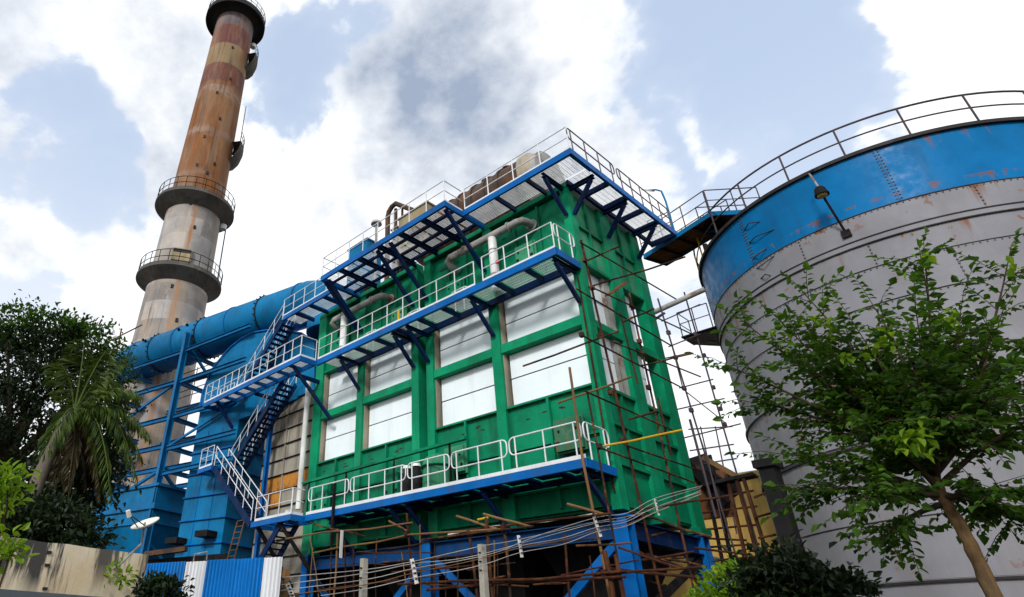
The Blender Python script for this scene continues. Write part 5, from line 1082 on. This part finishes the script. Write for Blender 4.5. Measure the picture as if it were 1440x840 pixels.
for (x, y, ds, c) in ((1290, 612, 6.0, 22), (1272, 630, 6.0, 10), (1150, 450, 6.5, 12), (1300, 362, 7.0, 10), (1240, 480, 6.4, 14), (1340, 450, 6.4, 14), (1420, 372, 7.2, 8), (1200, 500, 6.3, 10), (1100, 470, 6.5, 10)):
    for k in range(c):
        p = atd(x+rng.normal(0, 11), y+rng.normal(0, 8), ds); BT.append((p, (rv3(1)+Vector((0, 0, -.6))).normalized()))
lm = leaf_mesh('bright_leaves', 'leaf_bright', YT, [tuple(p) for p, d in BT], [tuple(d) for p, d in BT], [(.1, .1, 1)]*len(BT), [.10]*len(BT), [.058]*len(BT)); lm['kind'] = 'stuff'
# --- crowns made of many leaf clumps
def clump_crown(name, mat, parent, blobs, nclump, nleaf, Lf, spread, hollow=.55):
    P, D, Nn, L, Wd = [], [], [], [], []
    vol = np.array([b[3]*b[4]*b[5] for b in blobs])**(2/3); pr = vol/vol.sum()
    for _ in range(nclump):
        b = blobs[rng.choice(len(blobs), p=pr)]; d = rng.normal(0, 1, 3); d /= np.linalg.norm(d); r = hollow+(1-hollow)*rng.random()**.6
        if rng.random() < .2: r = rng.random()
        c = np.array(b[:3])+d*np.array(b[3:6])*r; out_ = d*.8+np.array([0, 0, .25])
        sp = spread*rng.uniform(.6, 1.3)
        pts = c+rng.normal(0, sp, (nleaf, 3))*np.array([1, 1, .55])
        P.append(pts); dd = rng.normal(0, 1, (nleaf, 3))+out_-np.array([0, 0, .3]); D.append(dd); Nn.append(rng.normal(0, .6, (nleaf, 3))+np.array([0, 0, 1])); ls = rng.uniform(.7, 1.25, nleaf)*Lf; L.append(ls); Wd.append(ls*rng.uniform(.4, .6, nleaf))
    o = leaf_mesh(name, mat, parent, np.concatenate(P), np.concatenate(D), np.concatenate(Nn), np.concatenate(L), np.concatenate(Wd)); o['kind'] = 'stuff'; return o
def pblob(x, y, d, rx, ry, rz=None):
    p = atd(x, y, d); sc = (p-Vector(CP)).length/F; return (p.x, p.y, p.z, rx*sc, rx*sc, (rz or ry)*sc)
BTR = thing('spreading_tree', 'large dark spreading tree at the left edge', 'tree', atd(10, 760, 23)); 
b0 = atd(-10, 800, 23); b0.z = 0
MB().tube([b0, atd(0, 700, 23), atd(20, 620, 23), atd(60, 560, 23.2)], [.3, .26, .2, .1], 10).build('trunk', 'trunk', BTR, smooth=True)
for x, y in ((-20, 560), (110, 600), (60, 500), (140, 540), (-40, 500), (90, 660), (10, 480)):
    s = atd(8, 660, 23); e = atd(x, y, 23+random.uniform(-1, 1)); MB().tube([s, s.lerp(e, .5)+Vector((0, 0, .3)), e], [.13, .08, .03], 7).build('branch', 'trunk', BTR, smooth=True)
clump_crown('crown', 'leaf_dark', BTR, [pblob(50, 560, 23, 90, 75), pblob(20, 500, 23.5, 75, 50), pblob(95, 500, 23.5, 60, 45), pblob(140, 545, 23.5, 50, 45), pblob(-40, 560, 23, 70, 90), pblob(70, 640, 23, 85, 60), pblob(0, 660, 22.5, 60, 50), pblob(150, 600, 24, 40, 60)], 330, 60, .17, .30)
clump_crown('crown_top', 'leaf_mid', BTR, [pblob(60, 470, 23, 60, 24), pblob(120, 490, 23.3, 50, 25), pblob(10, 465, 23, 40, 22), pblob(155, 515, 23.3, 30, 25)], 95, 48, .17, .24)
UG = thing('shaded_shrub', 'dark leafy shrub and creepers below the palm, behind the boundary wall', 'shrub', atd(120, 760, 19))
clump_crown('foliage', 'leaf_dark', UG, [pblob(105, 680, 19, 42, 60), pblob(60, 740, 17, 50, 35), pblob(140, 640, 19.5, 26, 26), pblob(90, 750, 16.5, 40, 22), pblob(20, 730, 17, 30, 40)], 170, 60, .17, .22)
s = atd(120, 780, 19); MB().tube([(s.x, s.y, 0), atd(120, 720, 19), atd(140, 670, 19)], [.07, .05, .02], 6).build('stem', 'trunk', UG, smooth=True)
for nm, lb, blobs, mat, nc, nl, Lf, sp, stem in (
    ('creeper_bush', 'bright green leafy bush in front of the wall at the far left edge', [pblob(2, 705, 10, 16, 36), pblob(12, 672, 10, 12, 12), pblob(-14, 770, 9.6, 14, 30), pblob(22, 690, 10, 6, 16)], 'leaf_bright', 26, 13, .14, .09, (0, 790, 10)),
    ('wall_sprig', 'small green sprig growing out of the boundary wall face', [pblob(172, 808, 12.05, 10, 12)], 'leaf_bright', 6, 8, .13, .08, (168, 830, 12.2)),
    ('edge_sprig', 'yellow green leafy shoot hanging before the wall near the left edge', [pblob(22, 786, 9.4, 16, 5), pblob(8, 765, 9.4, 9, 10)], 'leaf_bright', 7, 8, .15, .07, (2, 790, 9.4)),
    ('fence_bush', 'low dark bush in front of the corrugated fence', [pblob(224, 832, 11.5, 22, 12)], 'leaf_dark', 36, 40, .10, .09, (224, 845, 11.5)),
    ('tank_foot_bush', 'dark bush at the foot of the tank below the young tree', [pblob(1105, 825, 9, 38, 34), pblob(1165, 838, 9, 34, 24), pblob(1075, 835, 9, 18, 20)], 'leaf_dark', 90, 45, .10, .10, (1130, 850, 9)),
    ('sunlit_bush', 'yellow green bush under the rusty rack beside the casing leg', [pblob(1030, 830, 15, 28, 22), pblob(1000, 838, 15, 22, 14), pblob(1048, 815, 15.3, 12, 14)], 'leaf_bright', 46, 26, .15, .12, (1025, 850, 15))):
    p = atd(*stem); T = thing(nm, lb, 'bush', (p.x, p.y, 0 if nm not in ('wall_sprig', 'edge_sprig') else p.z))
    clump_crown('foliage', mat, T, blobs, nc, nl, Lf, sp)
    for b in blobs[:3]: MB().tube([(p.x, p.y, 0) if nm != 'wall_sprig' else tuple(p-wn*-.0), tuple((Vector(b[:3])+p)/2+Vector((0, 0, .1))), tuple(b[:3])], [.02, .012, .006], 5).build('stem', 'trunk', T)
# --- coconut palm
PM = thing('palm_tree', 'coconut palm with drooping fronds in front of the big left tree', 'palm tree', (0, 0, 0))
pc = atd(104, 580, 18); b0 = atd(22, 757, 17.4); bb = b0+(b0-atd(40, 712, 17.5))*1.6; bb.z = 0; WL[PM.name] = bb.copy(); PM.location = bb
trp = [bb, b0, atd(38, 715, 17.5), atd(58, 665, 17.7), atd(82, 615, 17.9), pc]; fine = []
for k in range(5):
    for q in range(5): fine.append(trp[k].lerp(trp[k+1], q/5))
fine.append(pc); MB().tube(fine, [.22-.004*i+(.012 if i % 2 else 0) for i in range(len(fine))], 12).build('trunk', 'palm_trunk', PM, smooth=True)
def frond(tipx, tipy, td, arch, mat='leaf_palm', llen=.72, droop=1.0):
    tip = atd(tipx, tipy, td); mid = pc.lerp(tip, .45)+Vector((0, 0, arch)); n_ = 44; P, D, Nn, L, Wd = [], [], [], [], []
    sp = [pc.lerp(mid, t_).lerp(mid.lerp(tip, t_), t_) for t_ in np.linspace(0, 1, n_+1)]
    fo = MB().tube(sp, list(np.linspace(.035, .006, n_+1)), 5).build('frond', mat, PM, smooth=True)
    for k in range(3, n_+1):
        d = (sp[k]-sp[k-1]).normalized(); sx = d.cross(Vector((0, 0, 1)))
        if sx.length < .1: sx = Vector((ray(700, 400)[1], -ray(700, 400)[0], 0))
        sx.normalize(); t_ = k/n_; ll = llen*math.sin(math.pi*(.12+.83*t_))**.6
        for sg in (-1, 1):
            dd = (d*.75+sx*sg*.8+Vector((0, 0, -droop*random.uniform(.6, 1.3)))+rv3(.07)).normalized(); P.append(tuple(sp[k])); D.append(tuple(dd)); Nn.append(tuple(Vector((0, 0, 1))+rv3(.2))); L.append(ll*random.uniform(.85, 1.1)); Wd.append(.042)
    lf = leaf_mesh('leaflets', mat, fo, P, D, Nn, L, Wd, fold=.1); lf['kind'] = 'stuff'
for a in ((118, 478, 18.6, .5), (150, 492, 18.4, .5), (176, 500, 18.2, .55), (196, 555, 17.6, .8), (212, 615, 17.2, 1.0), (192, 672, 16.8, 1.5), (155, 700, 16.6, 1.4), (60, 640, 16.9, .9), (80, 510, 18.8, .6), (160, 535, 19.3, .8), (200, 645, 18.0, 1.1)):
    frond(*a)
for a in ((95, 690, 17.0, .6), (140, 700, 17.4, .9), (75, 680, 17.6, .5), (120, 685, 18.2, .5)): frond(*a, mat='leaf_dry', llen=.6, droop=1.2)
for k in range(5): p = pc+rv3(.12)-Vector((0, 0, .2)); MB().lathe([(0, -.13), (.09, -.08), (.12, 0), (.08, .1), (0, .14)], p, 10).build('coconut', 'leaf_palm', PM, smooth=True)
bpy.context.view_layer.update()
